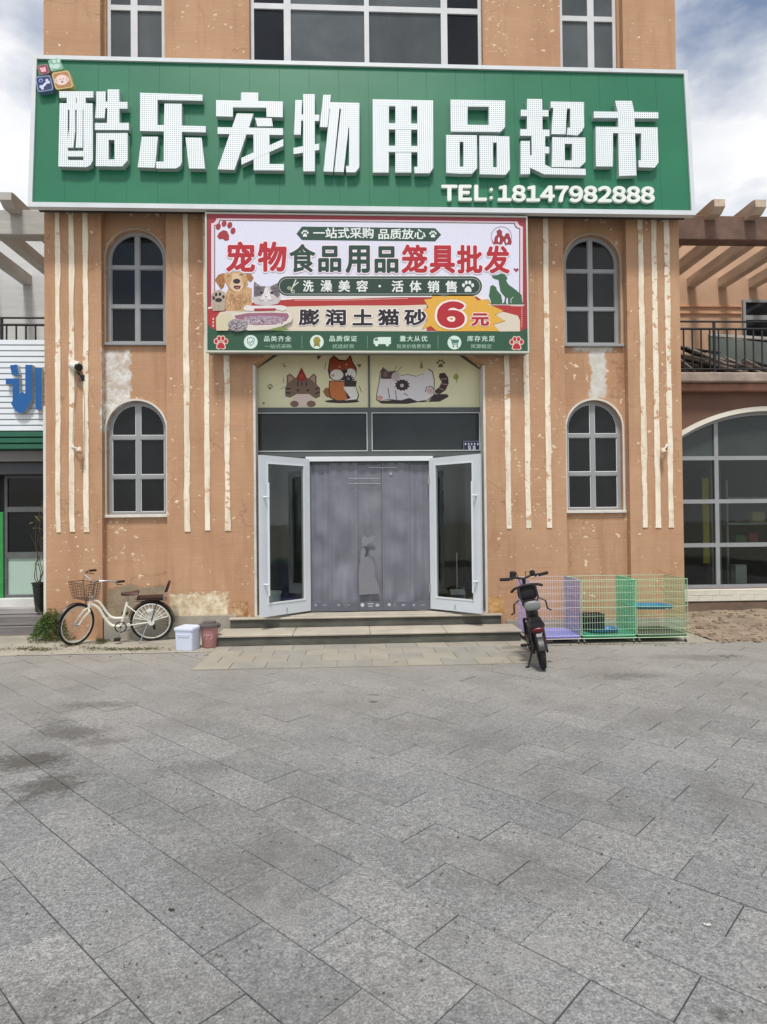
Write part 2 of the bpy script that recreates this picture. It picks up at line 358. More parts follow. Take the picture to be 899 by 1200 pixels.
    def prism(s, prof, x0, x1):                  # profile in (y,z) swept along x
        n = len(prof); vs = [(x0, a, b) for a, b in prof]+[(x1, a, b) for a, b in prof]
        fs = [(i, (i+1) % n, n+(i+1) % n, n+i) for i in range(n)]+[tuple(range(n))[::-1], tuple(range(n, 2*n))]
        return s.add(vs, fs)
    def mesh(s, name, mats, smooth=False, off=None):
        vs = s.v if off is None else [(v[0]-off[0], v[1]-off[1], v[2]-off[2]) for v in s.v]
        me = bpy.data.meshes.new(name); me.from_pydata(vs, [], s.f); me.update()
        for q in (mats if isinstance(mats, (list, tuple)) else [mats]): me.materials.append(q)
        if any(s.m): me.polygons.foreach_set('material_index', s.m)
        import bmesh
        bm = bmesh.new(); bm.from_mesh(me); bmesh.ops.recalc_face_normals(bm, faces=bm.faces); bm.to_mesh(me); bm.free()
        if smooth:
            me.polygons.foreach_set('use_smooth', [True]*len(me.polygons))
            me.set_sharp_from_angle(angle=radians(38))
        return me
def tag(o, label=None, cat=None, group=None, kind=None):
    if label: o['label'] = label
    if cat: o['category'] = cat
    if group: o['group'] = group
    if kind: o['kind'] = kind
    return o
def thing(name, label, cat, loc=(0, 0, 0), group=None, rot=(0, 0, 0)):
    o = bpy.data.objects.new(name, None); C.objects.link(o); o.location = loc; o.rotation_euler = rot
    o.empty_display_size = .2
    return tag(o, label, cat, group)
def _root(p):
    while p.parent: p = p.parent
    return p
def part(name, mb, mat, parent=None, world=False, smooth=False, label=None):
    off = None
    if world and parent is not None:
        off = Vector((0, 0, 0)); q = parent
        while q: off = off+q.location; q = q.parent
    me = mb.mesh(name, mat, smooth, off)
    o = bpy.data.objects.new(name, me); C.objects.link(o); o.parent = parent
    if label: o['label'] = label
    return o
def dup(o, parent=None):
    c = o.copy(); C.objects.link(c)
    if parent is not None: c.parent = parent
    for ch in list(o.children): dup(ch, c)
    return c
def structure(name, mb, mat, parent=None, smooth=False):
    o = part(name, mb, mat, parent, smooth=smooth)
    if parent is None: o['kind'] = 'structure'
    return o

# ------------------------------------------------------------------ ground
g = MB(); g.add([(-300, -300, -.035), (300, -300, -.035), (300, 300, -.035), (-300, 300, -.035)], [(0, 1, 2, 3)])
structure('ground', g, CONC)
pave = bpy.data.objects.new('pavement', None)
# the bed under the joints
g = MB(); g.add([(-16, -16, -.014), (16, -16, -.014), (16, -1.06, -.014), (-16, -1.06, -.014)], [(0, 1, 2, 3)])
pave = structure('pavement', g, M('joint_sand', (72, 70, 64), .95, .3, 9, .4))
ANG, OX, OY = -.7936, .0206, -6.9073; ca, sa = cos(ANG), sin(ANG)
JO = .0025
def slab_at(u, v): return (OX+u*ca-v*sa, OY+u*sa+v*ca)
def in_frame(x, y):
    d = Vector((x, y, 0))-CP; z = d.dot(_f)
    if z < .4: return None
    px = 449.5+FPX*d.dot(_r)/z; py = 600-FPX*d.dot(_u)/z
    return z if (-60 < px < 960 and py < 1290) else None
def clip(poly, ymax):
    out_ = []
    for i, a in enumerate(poly):
        b = poly[(i+1) % len(poly)]
        ia, ib = a[1] <= ymax, b[1] <= ymax
        if ia: out_.append(a)
        if ia != ib:
            t = (ymax-a[1])/(b[1]-a[1]); out_.append((a[0]+(b[0]-a[0])*t, ymax))
    return out_
cells = []
for j in range(-60, 61):
    for i in range(-40, 41):
        u0 = i*.6+(0 if j % 2 else -.3); v0 = j*.3                 # running bond, half a slab
        cs = [slab_at(u0+a, v0+b) for a, b in ((JO, JO), (.6-JO, JO), (.6-JO, .3-JO), (JO, .3-JO))]
        cx_, cy_ = slab_at(u0+.3, v0+.15)
        if abs(cx_) > 12 or cy_ < -12.5 or min(c[1] for c in cs) > -1.08: continue
        whole = max(c[1] for c in cs) <= -1.07
        cells.append((in_frame(cx_, cy_) if whole else None, cx_, cy_, cs, u0, v0))
near = sorted([c for c in cells if c[0]], key=lambda c: c[0])[:300]
nearset = {id(c) for c in near}
sm = MB(); b = .003; hx, hy = .3-JO, .15-JO
sm.add([(-hx, -hy, -.03), (hx, -hy, -.03), (hx, hy, -.03), (-hx, hy, -.03), (-hx, -hy, -b), (hx, -hy, -b), (hx, hy, -b), (-hx, hy, -b),
        (-hx+b, -hy+b, 0), (hx-b, -hy+b, 0), (hx-b, hy-b, 0), (-hx+b, hy-b, 0)],
       [(0, 1, 5, 4), (1, 2, 6, 5), (2, 3, 7, 6), (3, 0, 4, 7), (4, 5, 9, 8), (5, 6, 10, 9), (6, 7, 11, 10), (7, 4, 8, 11), (8, 9, 10, 11)])
slab_me = sm.mesh('paving_slab', SLAB)
for c in near:
    o = bpy.data.objects.new('paving_slab', slab_me); C.objects.link(o); o.parent = pave
    o.location = (c[1], c[2], random.uniform(-.003, .0015))
    o.rotation_euler = (random.gauss(0, .0034), random.gauss(0, .0022), ANG+random.gauss(0, .0012))
rest = MB(); tints = []
for c in cells:
    if id(c) in nearset: continue
    poly = clip(c[3], -1.065)
    if len(poly) < 3: continue
    z = random.uniform(-.003, .001); n = len(poly); t = random.random()
    rest.add([(x, y, -.02) for x, y in poly]+[(x, y, z) for x, y in poly], [tuple(range(n, 2*n))]+[(i, (i+1) % n, n+(i+1) % n, n+i) for i in range(n)])
    tints += [t]*(n+1)
ro = part('distant_paving', rest, SLABS, pave); ro['kind'] = 'stuff'
at = ro.data.attributes.new('tint', 'FLOAT', 'FACE'); at.data.foreach_set('value', tints)
# concrete strip at the foot of the building
g = MB(); nx = 60
def cz(x, y): return .004+.006*noise.noise(Vector((x*1.5, y*1.5, 0)))
vs = []; fs = []
for i in range(nx+1):
    x = -12+(4.98+12)*i/nx
    for j in range(7):
        y = -1.07-.03*noise.noise(Vector((x*2, 0, 3)))+(1.9)*j/6; vs.append((x, y, cz(x, y)))
for i in range(nx):
    for j in range(6): a = i*7+j; fs.append((a, a+7, a+8, a+1))
g.add(vs, fs); structure('concrete_strip', g, M('pale_concrete_strip', (160, 154, 140), .88, .16, 2.5, .6, dirt=.45), smooth=True)
# apron tiles before the steps
apr = MB(); apr.box(-1.9, 2.32, -2.13, -.76, -.01, .006); apron = structure('apron', apr, M('apron_bed', (140, 134, 120), .9, .2, 5, .4))
APT = [M('apron_tile_%s' % n_, c_, .82, .1, 3, .4, dirt=.2) for n_, c_ in (('buff', (150, 145, 134)), ('grey', (144, 141, 133)), ('sand', (154, 148, 135)))]
y = -2.125
rows = [(-2.125, -1.78, .0), (-1.78, -1.43, .2), (-1.43, -1.09, .0), (-1.09, -.765, .2)]
for (ya, yb, sh) in rows:
    x = -1.89-sh
    while x < 2.31:
        xa, xb = max(x, -1.89), min(x+.42, 2.31)
        if xb-xa > .06:
            t = MB(); t.bbox(xa+.004, xb-.004, ya+.004, yb-.004, -.005, .013+random.uniform(-.002, .003), .003)
            part('apron_tile', t, random.choice(APT), apron)
        x += .42
# dirt beside the right wing
g = MB(); vs = []; fs = []; nx, ny = 90, 26
for i in range(nx+1):
    x = 4.98+8*i/nx
    for j in range(ny+1):
        y = -1.02+2.02*j/ny
        h = .012+max(0, (y+.8))*.075*min(1, (x-4.9)*1.2)+.028*noise.noise(Vector((x*3, y*3, 1)))*min(1, (y+1.05)*3)+.02*noise.noise(Vector((x*9, y*9, 1)))*min(1, (y+1.05)*2)
        if j == 0: h = -.01; y += .05*noise.noise(Vector((x*4, 0, 5)))
        vs.append((x, y, h))
for i in range(nx):
    for j in range(ny): a = i*(ny+1)+j; fs.append((a, a+ny+1, a+ny+2, a+1))
g.add(vs, fs); structure('dirt', g, DIRT, smooth=True)

# ------------------------------------------------------------------ main building
XL, XR, TOP = -4.5485, 5.1011, 12.2
bay0, bay1, bay2, bay3 = -3.719, -2.768, 3.273, 4.263
bld = thing('shop_building', 'peach rendered shop building with cream vertical strips and arched windows behind the signs', 'building')
def arch(x0, x1, z0, ztop, n=18):
    r = (x1-x0)/2; xm = (x0+x1)/2; zs = ztop-r
    return [(x0, z0), (x1, z0)]+[(xm+r*cos(pi*k/n), zs+r*sin(pi*k/n)) for k in range(n+1)]
def rect(x0, x1, z0, z1): return [(x0, z0), (x1, z0), (x1, z1), (x0, z1)]
for (x0, x1) in ((XL, bay0), (bay3, XR)):
    part('pilaster', MB().box(x0, x1, 0, .4, 0, TOP), WALL, bld)
YB_ = .13; YF = .21
HW = .44
def zrow(py, px=160, y=YF): return W(px, py, y)[1]
LOWA = (zrow(603), zrow(471)); UPA = (zrow(403.5), zrow(272.5))
TOPW = 8.25
cL, cR = (bay0+bay1)/2-.012, (bay2+bay3)/2-.0
for (xa, xb, cx_) in ((bay0, bay1, cL), (bay2, bay3, cR)):
    h = [arch(cx_-HW, cx_+HW, LOWA[0], LOWA[1]), arch(cx_-HW, cx_+HW, UPA[0], UPA[1]), rect(xa+.04, xb-.04, TOPW, 11.2)]
    part('bay_wall', MB().plate([rect(xa, xb, 0, TOP)]+h, YB_, .4), WALL, bld)
DX0, DX1, DZ0 = -1.49, 2.035, .315
zc = W(297, 428, .0)[1]; zt = W(320, 411, .0)[1]+.12
door_hole = [(DX0, DZ0-.001), (DX1, DZ0-.001), (DX1, zc), (DX1-.42, zt), (DX0+.42, zt), (DX0, zc)]
tx0, tx1 = W(293, 40, .05)[0], W(565, 40, .05)[0]
part('facade_wall', MB().plate([[(bay1, 0), (DX0, 0), (DX0, DZ0), (DX0, zc), (DX0+.42, zt), (DX1-.42, zt), (DX1, zc), (DX1, DZ0), (DX1, 0), (bay2, 0), (bay2, TOP), (bay1, TOP)], rect(tx0, tx1, TOPW, 11.2)], 0, .4), WALL, bld)
g = MB(); g.box(XL, XL+.3, .4, 9, 0, TOP); g.box(XR-.3, XR, .4, 9, 0, TOP); g.box(XL+.3, XR-.3, 8.7, 9, 0, TOP); part('side_wall', g, WALL, bld)
part('roof', MB().box(XL-.1, XR+.1, -.15, 9.1, TOP, TOP+.25), CONC, bld)
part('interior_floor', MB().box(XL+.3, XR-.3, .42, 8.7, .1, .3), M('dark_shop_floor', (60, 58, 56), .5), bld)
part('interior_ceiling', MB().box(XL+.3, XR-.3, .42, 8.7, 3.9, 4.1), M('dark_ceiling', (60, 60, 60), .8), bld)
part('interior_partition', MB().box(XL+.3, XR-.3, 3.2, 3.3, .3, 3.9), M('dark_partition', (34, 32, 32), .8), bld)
# plinth
PL = M('plinth_cement', (158, 152, 140), .85, .15, 3, .5, dirt=.35)
part('plinth', MB().bbox(bay1+.003, -1.75, -.03, -.002, .0, W(230, 721, 0)[1], .006), PL, bld)
part('plinth', MB().bbox(bay0+.02, bay1-.003, -.012, .128, .0, W(160, 722, .0)[1]-.02, .006), PL, bld)
part('plinth', MB().bbox(2.31, XR-.02, -.02, -.002, .0, .19, .006), PL, bld)
# cream strips
zs0 = W(245, 622, 0)[1]; zs1 = 8.4
stripx = [(66, 71.5), (82, 88), (98.5, 104.5), (216.5, 223), (240.5, 246.5), (264, 270)]
stripxr = [(593, 599), (616, 622), (640.5, 646.5), (752.5, 758.5), (768, 774), (783, 789)]
def strip(x0, x1, zb):
    n = 90; Lp = []; Rp = []
    sd_ = random.random()*50
    for k in range(n+1):
        z = zb+(zs1-zb)*k/n
        Lp.append((x0+.012*noise.noise(Vector((sd_, z*1.6, 0)))+.008*noise.noise(Vector((sd_, z*8, 2))), z))
        Rp.append((x1+.012*noise.noise(Vector((sd_+9, z*1.6, 0)))+.008*noise.noise(Vector((sd_+9, z*8, 2))), z))
    mb = MB(); lo = Lp+Rp[::-1]
    vs = [(a, -.014, c) for a, c in lo]+[(a, .0, c) for a, c in lo]; k = len(lo)
    fs = [(i, i+1, k-2-i, k-1-i) for i in range(n)]
    fs += [(i, (i+1) % k, k+(i+1) % k, k+i) for i in range(k)]
    mb.add(vs, fs); part('plaster_strip', mb, CREAM, bld)
for a, c in stripx: strip(W(a, 600, 0)[0], W(c, 600, 0)[0], zs0+random.uniform(-.012, .012))
for a, c in stripxr: strip(W(a, 600, 0)[0], W(c, 600, 0)[0], W(700, 618.5, 0)[1]+random.uniform(-.012, .012))
part('corner_trim', MB().box(XL-.02, XL+.018, -.006, .05, .3, W(53, 476, 0)[1]), TRIM, bld)

# arched windows
def arched_window(cx_, z0, z1, side):
    wn = thing('arched_window', None, None, (cx_, YF, z0)); wn.parent = bld
    r = HW; zs = z1-r; f = .05; mz = .033
    t1 = zs-.10; t2 = z0+(t1-z0)*.49
    holes = []
    for sgn in (-1, 1):
        x_in = cx_+sgn*mz; x_out = cx_+sgn*(r-f)
        for (a, c) in ((z0+f*.8, t2-.027), (t2+.027, t1-.027)):
            holes.append(rect(min(x_in, x_out), max(x_in, x_out), a, c))
        ri = r-f; pts = [(x_in, t1+.027), (x_out, t1+.027), (x_out, zs)]; n = 9
        amax = math.acos(mz/ri)
        for k in range(1, n+1):
            a = amax*k/n; pts.append((cx_+sgn*ri*cos(a), zs+ri*sin(a)))
        holes.append(pts)
    fr = MB().plate([arch(cx_-r, cx_+r, z0, z1)]+holes, YF-.01, YF+.06)
    part('window_frame', fr, FRAME, wn, world=True)
    for i, h in enumerate(holes):
        part('pane', MB().plate([h], YF+.02, YF+.03), PANE, wn, world=True)
    # thin inner sash beads and the moulded surround
    for h in holes:
        xs = [p[0] for p in h]; zz = [p[1] for p in h]; mx_, mz_ = sum(xs)/len(xs), sum(zz)/len(zz)
        inner = [(p[0]+(mx_-p[0])*.055, p[1]+(mz_-p[1])*.04) for p in h]
        part('sash_bead', MB().plate([h, inner], YF+.004, YF+.022), M('white_sash_bead', (222, 222, 220), .5, .08, 4, 0) if z0 < 3 else FRAME, wn, world=True)
    ro_ = arch(cx_-r-.03, cx_+r+.03, z0-.03, z1+.03, 24); ri_ = arch(cx_-r-.002, cx_+r+.002, z0-.001, z1+.002, 24)
    part('surround', MB().plate([ro_, ri_], YB_-.018, YB_+.001), TRIM if z0 < 3 else M('beige_surround', (176, 158, 138), .8, .2, 4, .4), wn, world=True)
    part('sill', MB().bbox(cx_-r-.04, cx_+r+.04, YB_-.05, YF-.012, z0-.045, z0-.004, .004), TRIM if z0 < 3 else FRAME, wn, world=True)
for cx_ in (cL, cR):
    arched_window(cx_, LOWA[0], LOWA[1], 0); arched_window(cx_, UPA[0], UPA[1], 0)

def rect_window(parent, name, x0, x1, z0, z1, vm, hm, yf, f=.05, mats=None, frame=FRAMEL, pane=PANE, dep=.06, label=None, fw=None):
    """vm: list of (xa,xb) mullions; hm: list of (za,zb) transoms"""
    wn = thing(name, label, None, ((x0+x1)/2, yf, z0)); wn.parent = parent
    if parent: wn.location = Vector(wn.location)-parent.location
    xs = [x0+f]+[v for p in vm for v in p]+[x1-f]; zs = [z0+f]+[v for p in hm for v in p]+[z1-f]
    holes = []; k = 0
    for j in range(0, len(zs), 2):
        for i in range(0, len(xs), 2):
            holes.append((rect(xs[i], xs[i+1], zs[j], zs[j+1]), i//2, j//2))
    part('window_frame', MB().plate([rect(x0, x1, z0, z1)]+[h[0] for h in holes], yf-dep/2, yf+dep/2), frame, wn, world=True)
    for h, i, j in holes:
        m_ = mats(i, j) if mats else pane
        part('pane', MB().plate([h], yf-.004, yf+.004), m_, wn, world=True)
    return wn
yT = .12
ztr = W(430, 12, yT)[1]
X = lambda p: W(p, 40, yT)[0]
rect_window(bld, 'wide_window', tx0+.005, tx1-.005, TOPW+.01, 11.19, [(X(333), X(341)), (X(427), X(432.5)), (X(516.5), X(524))], [(ztr-.04, ztr+.045), (10.4, 10.5)], yT, .05,
            lambda i, j: PANED if i in (0, 3) else PANEL, FRAMEL)
rect_window(bld, 'upper_window', bay0+.042, bay1-.042, TOPW+.01, 11.19, [(X(152), X(160))], [(W(155, 6, yT)[1]-.04, W(155, 6, yT)[1]+.04), (10.5, 10.6)], .2, .05, None, FRAMEL, PANEL)
rect_window(bld, 'upper_window', bay2+.042, bay3-.042, TOPW+.01, 11.19, [(X(690), X(697.5))], [(W(690, 19, yT)[1]-.04, W(690, 19, yT)[1]+.04), (10.5, 10.6)], .2, .05, None, FRAMEL, PANEL)

# ------------------------------------------------------------------ entrance
YD = .3
WX = lambda p, q=600: W(p, q, YD)[0]
WZ = lambda q, p=440: W(p, q, YD)[1]
ent = thing('entrance_frame', None, None, (0, YD, DZ0)); ent.parent = bld
xl, xr = WX(300.5), WX(566.5); xo0, xo1 = DX0+.002, DX1-.002
ztop = zt-.01
hol = []
z_b, z_a = WZ(484), WZ(529); z_c = WZ(478)
mxa, mxb = WX(431.5), WX(436.5)
hol.append(rect(WX(302), mxa, z_a, z_b)); hol.append(rect(mxb, WX(563), z_a, z_b))
hx0, hx1 = WX(363), WX(503.5)
zd1 = WZ(536)
hol.append(rect(WX(302), WX(357.5), DZ0+.06, zd1)); hol.append(rect(WX(509), WX(563), DZ0+.06, zd1))
top_l = [(WX(301), z_c), (mxa+.02, z_c), (mxa+.02, ztop-.03), (DX0+.47, ztop-.03), (WX(301), zc+.0)]
top_r = [(mxb-.02, z_c), (WX(564), z_c), (WX(564), zc+.0), (DX1-.47, ztop-.03), (mxb-.02, ztop-.03)]
outer = [(xo0, DZ0+.002), (hx0, DZ0+.002), (hx0, zd1), (hx1, zd1), (hx1, DZ0+.002), (xo1, DZ0+.002), (xo1, zc), (DX1-.42, ztop), (DX0+.42, ztop), (xo0, zc)]
part('door_frame', MB().plate([outer]+hol+[top_l, top_r], YD-.04, YD+.05), DFRAME, ent, world=True)
# pale edge beads around the frame
part('jamb_bead', MB().box(xo0, xo0+.035, -.004, .25, DZ0+.002, zc), TRIM, ent, world=True); part('jamb_bead', MB().box(xo1-.035, xo1, -.004, .25, DZ0+.002, zc), TRIM, ent, world=True)
for h in hol[:2]: part('transom_pane', MB().plate([h], YD-.01, YD), pane_mat('transom_glass', (48, 53, 53), (62, 66, 66), .1), ent, world=True)
for h in hol[2:]: part('sidelight_pane', MB().plate([h], YD-.005, YD+.003), GLASS, ent, world=True)
g = MB()
for h in hol[:2]:
    x0, z0 = h[0]; x1, z1 = h[2]
    g.plate([h, rect(x0+.012, x1-.012, z0+.012, z1-.012)], YD-.05, YD-.03)
part('pale_bead', g, FRAMEL, ent, world=True)
part('head_rail', MB().bbox(hx0-.05, hx1+.05, YD-.09, YD-.042, WZ(541), WZ(535.5), .004), M('white_enamel', (215, 220, 222), .4, .05, 3, 0), ent, world=True)
part('threshold', MB().bbox(DX0+.004, DX1-.004, -.05, YD+.06, DZ0-.035, DZ0+.0015, .006), STEPT, ent, world=True)
# cream film with the pets printed on it
FILM = M('cream_window_film', (226, 222, 182), .35, .07, 2, 0)
for h in (top_l, top_r): part('window_film', MB().plate([h], YD-.02, YD-.012), FILM, ent, world=True)
def pxpoly(pts, o, sc): return [(o[0]+a/sc, o[1]+b/sc) for a, b in pts]
def ellp(cx_, cy_, rx, ry, rot=0, n=22, a0=0, a1=2*pi):
    r_ = radians(rot); res = []
    full = abs(a1-a0-2*pi) < 1e-6
    for k in range(n if full else n+1):
        t = a0+(a1-a0)*k/n; x = rx*cos(t); y = ry*sin(t); res.append((cx_+x*cos(r_)-y*sin(r_), cy_+x*sin(r_)+y*cos(r_)))
    return res
def strokep(pts, wd):
    L_, R_ = [], []
    for i, p in enumerate(pts):
        a = pts[max(i-1, 0)]; b = pts[min(i+1, len(pts)-1)]; dx, dy = b[0]-a[0], b[1]-a[1]; l = hypot(dx, dy) or 1
        L_.append((p[0]-dy/l*wd/2, p[1]+dx/l*wd/2)); R_.append((p[0]+dy/l*wd/2, p[1]-dx/l*wd/2))
    return L_+R_[::-1]
class Print:
    """flat print on an upright plane; shapes given as surveyed outline points, each new layer a hair prouder"""
    def __init__(s, y, parent, name, o=(0, 0), sc=1, step=.00015, layer=0):
        s.y = y; s.parent = parent; s.name = name; s.mb = MB(); s.mats = []; s.o = o; s.sc = sc; s.k = layer; s.step = step; s.depth = layer*step
    def poly(s, pts, col, raw=False, holes=()):
        m_ = P(col) if isinstance(col, tuple) else col
        if m_ not in s.mats: s.mats.append(m_)
        s.mb.mi = s.mats.index(m_); s.k += 1; s.depth += s.step; y = s.y-s.depth
        loops = []
        for l in [pts]+list(holes):
            q = l if raw else pxpoly(l, s.o, s.sc)
            loops.append([Vector((*W(a, b, y), 0)) for a, b in q])
        flat = [p for l in loops for p in l]; tris = tessellate_polygon(loops)
        s.mb.add([(p.x, y, p.y) for p in flat], [tuple(t) for t in tris]); return s
    def ell(s, cx_, cy_, rx, ry, col, rot=0, n=22): return s.poly(ellp(cx_, cy_, rx, ry, rot, n), col)
    def st(s, pts, wd, col): return s.poly(strokep(pts, wd), col)
    def done(s):
        o = part(s.name, s.mb, s.mats, s.parent, world=True); return o
def text_tris(body, offset=0, shear=0, spacing=1):
    cu = bpy.data.curves.new('lettering', 'FONT'); cu.body = body; cu.offset = offset; cu.shear = shear; cu.resolution_u = 5; cu.space_character = spacing
    o = bpy.data.objects.new('lettering', cu); C.objects.link(o)
    dg = bpy.context.evaluated_depsgraph_get(); me = bpy.data.meshes.new_from_object(o.evaluated_get(dg))
    vs = [v.co[:2] for v in me.vertices]; fs = [tuple(p.vertices) for p in me.polygons]
    bpy.data.objects.remove(o); bpy.data.meshes.remove(me); bpy.data.curves.remove(cu)
    return vs, fs
def text_in(body, box, y, col, parent, name, offset=0, grow=0, base=None, spacing=1, thick=0, aspect=False):
    """lettering fitted to box (left, top, right, bottom) and emboldened by close set copies"""
    vs, fs = text_tris(body, 0, 0, spacing)
    xs = [a for a, b in vs]; ys = [b for a, b in vs]; x0, x1, y0, y1 = min(xs), max(xs), min(ys), max(ys)
    b0 = base if base is not None else offset
    kx = (box[2]-box[0])/(x1-x0+2*b0); ky = (box[3]-box[1])/(y1-y0+2*b0)
    if aspect: kx = min(kx, ky*1.02)
    cx_, cy_ = (box[0]+box[2])/2, (box[1]+box[3])/2; mx_, my_ = (x0+x1)/2, (y0+y1)/2
    mb = MB(); shifts = [(0, 0)]
    if offset > .03: shifts += [(offset*.55*cos(2*pi*k/6), offset*.55*sin(2*pi*k/6)) for k in range(6)]
    if offset: n_ = 12 if offset > .05 else 8; shifts += [(offset*cos(2*pi*k/n_+.2), offset*sin(2*pi*k/n_+.2)) for k in range(n_)]
    for i, (dx, dy) in enumerate(shifts):
        yy = y+.00005*i; out_ = []
        for (a, b) in vs:
            q = W(cx_+(a-mx_+dx)*kx, cy_-(b-my_+dy)*ky, yy); out_.append((q[0], yy, q[1]))
        mb.add(out_, fs)
    return part(name, mb, P(col) if isinstance(col, tuple) else col, parent, world=True)

BR, DK, WH, OR, PK = (122, 96, 78), (52, 30, 28), (232, 230, 222), (196, 112, 48), (214, 160, 150)
yF = YD-.0205
p = Print(yF, ent, 'brown_cat_print', (295, 415), 6.42)
p.poly([(262, 225), (264, 160), (290, 145), (330, 180), (430, 180), (465, 145), (488, 165), (488, 225), (515, 260), (515, 320), (480, 335), (430, 300), (340, 300), (290, 328), (252, 318), (252, 262)], BR)
p.poly([(275, 215), (275, 165), (290, 158), (318, 185)], (176, 150, 130)).poly([(475, 215), (478, 170), (465, 158), (438, 185)], (176, 150, 130))
p.poly([(332, 185), (375, 98), (418, 185), (400, 200), (375, 205), (350, 200)], (150, 32, 34)).ell(375, 165, 14, 16, (196, 60, 50))
for a in (348, 380, 412): p.st([(a, 205), (a-2, 240)], 10, DK)
for yy in (258, 290): p.st([(255, yy), (292, yy+4)], 11, DK).st([(478, yy+8), (512, yy-6)], 11, DK)
p.ell(348, 272, 9, 10, DK).ell(422, 272, 9, 10, DK).poly([(345, 300), (430, 300), (460, 330), (455, 398), (315, 398), (305, 330)], (226, 205, 190))
p.ell(322, 374, 32, 24, BR).ell(448, 374, 34, 24, BR).done()
p = Print(yF, ent, 'orange_dog_print', (295, 415), 6.42)
p.ell(680, 355, 130, 14, DK)
p.poly([(535, 280), (560, 250), (585, 260), (590, 330), (560, 320)], (150, 96, 50))
body = [(582, 200), (700, 200), (790, 200), (785, 245), (808, 310), (795, 350), (640, 356), (590, 330), (578, 270)]
p.poly(body, DK).poly([(588, 206), (696, 206), (700, 250), (720, 345), (645, 348), (597, 325), (586, 270)], OR)
p.poly([(690, 245), (782, 245), (800, 310), (790, 340), (700, 348), (745, 330), (700, 270)], WH)
head = [(572, 120), (585, 40), (618, 8), (660, 42), (710, 45), (745, 2), (762, 60), (790, 105), (790, 150), (770, 195), (620, 198), (585, 180)]
p.poly(head, DK).poly([(580, 118), (592, 45), (618, 20), (658, 52), (712, 54), (742, 15), (755, 65), (782, 108), (782, 130), (700, 118), (600, 140)], (150, 66, 38))
p.ell(640, 155, 50, 40, WH).ell(745, 150, 40, 42, WH).ell(700, 130, 22, 14, DK).ell(662, 95, 9, 7, (220, 150, 90)).ell(712, 78, 9, 7, (220, 150, 90))
p.ell(612, 160, 14, 10, PK)
p.poly([(728+ (44 if k % 2 else 26)*cos(k*pi/9), 185+(36 if k % 2 else 22)*sin(k*pi/9)) for k in range(18)], (24, 22, 24)).ell(728, 185, 13, 12, (120, 120, 122)).done()
p = Print(yF, ent, 'white_cat_print', (425, 415), 6.2)
p.poly([(110, 345), (200, 335), (330, 322), (480, 345), (520, 290), (615, 290), (625, 310), (560, 345), (400, 350), (320, 362), (140, 360)], DK)
cat = [(98, 335), (100, 290), (118, 200), (125, 130), (150, 95), (192, 125), (245, 122), (278, 155), (330, 145), (390, 160), (450, 140), (480, 104), (510, 125), (525, 190), (520, 300), (480, 335), (400, 348), (340, 322), (280, 340), (180, 330), (130, 345)]
p.poly(cat, DK); cm = (310, 230); p.poly([(cm[0]+(a-cm[0])*.972, cm[1]+(b-cm[1])*.955) for a, b in cat], (224, 219, 222))
p.poly([(130, 175), (135, 125), (152, 103), (190, 130), (240, 128), (265, 160), (200, 180), (150, 180)], (92, 66, 60))
p.ell(165, 145, 16, 22, (130, 100, 96)).ell(240, 165, 30, 34, (196, 186, 186))
p.poly([(288+(58 if k % 2 else 44)*cos(k*pi/12), 225+(44 if k % 2 else 36)*sin(k*pi/12)) for k in range(24)], (50, 26, 32)).ell(286, 228, 14, 13, (200, 190, 190))
p.ell(492, 265, 28, 28, (206, 190, 192)).ell(492, 268, 14, 14, PK).ell(126, 318, 22, 18, PK)
p.st([(185, 245), (190, 285), (198, 320)], 5, DK).st([(238, 260), (243, 300), (248, 330)], 5, DK).st([(455, 275), (465, 240), (500, 232), (522, 260)], 5, DK)
p.st([(230, 120), (250, 85)], 3, DK).st([(255, 125), (285, 90)], 3, DK).st([(300, 285), (328, 300)], 5, DK)
p.poly([(525, 265), (560, 235), (575, 200), (553, 165), (560, 140), (595, 135), (622, 170), (625, 215), (600, 265), (560, 290), (530, 285)], DK)
for q in ([(560, 185), (612, 178)], [(570, 215), (618, 222)], [(552, 245), (590, 262)]): p.st(q, 9, (150, 110, 104))
p.done()
def paw(p, x, y, s, col, rot=0, out_=None):
    pads = [(-.62, -.25, .2, .27), (-.24, -.62, .2, .27), (.24, -.62, .2, .27), (.62, -.25, .2, .27)]
    R_ = radians(rot)
    def T(a, b): return (x+s*(a*cos(R_)-b*sin(R_)), y+s*(a*sin(R_)+b*cos(R_)))
    def main(g_): return [T(a*g_, .32+(b-.32)*g_) for a, b in ((-.5, .55), (-.42, .2), (-.15, -.1), (.15, -.1), (.42, .2), (.5, .55), (.25, .7), (0, .6), (-.25, .7))]
    if out_:
        for a, b, c, d in pads: q = T(a, b); p.ell(q[0], q[1], (c+.11)*s, (d+.11)*s, out_, rot)
        p.poly(main(1.28), out_)
    for a, b, c, d in pads: q = T(a, b); p.ell(q[0], q[1], c*s, d*s, col, rot)
    p.poly(main(1), col)
p = Print(yF, ent, 'doodle_print', (0, 0), 1)
paw(p, 516.5, 426.5, 6, (112, 112, 70)); paw(p, 316.5, 453.5, 4, (120, 124, 90), 10)
p.ell(534.5, 441.5, 3.2, 3.4, (150, 160, 60)).st([(535, 443), (535.3, 448)], 1, (130, 140, 60)).poly([(492, 431), (494, 422), (496, 431), (494, 432)], (150, 140, 60))
p.poly([(331, 424.5), (335.5, 430), (333, 430.5)], (150, 130, 90)).poly([(371, 417), (377, 417), (373, 422)], (110, 70, 60)).poly([(418, 427), (424, 427), (421.5, 431)], (140, 90, 60))
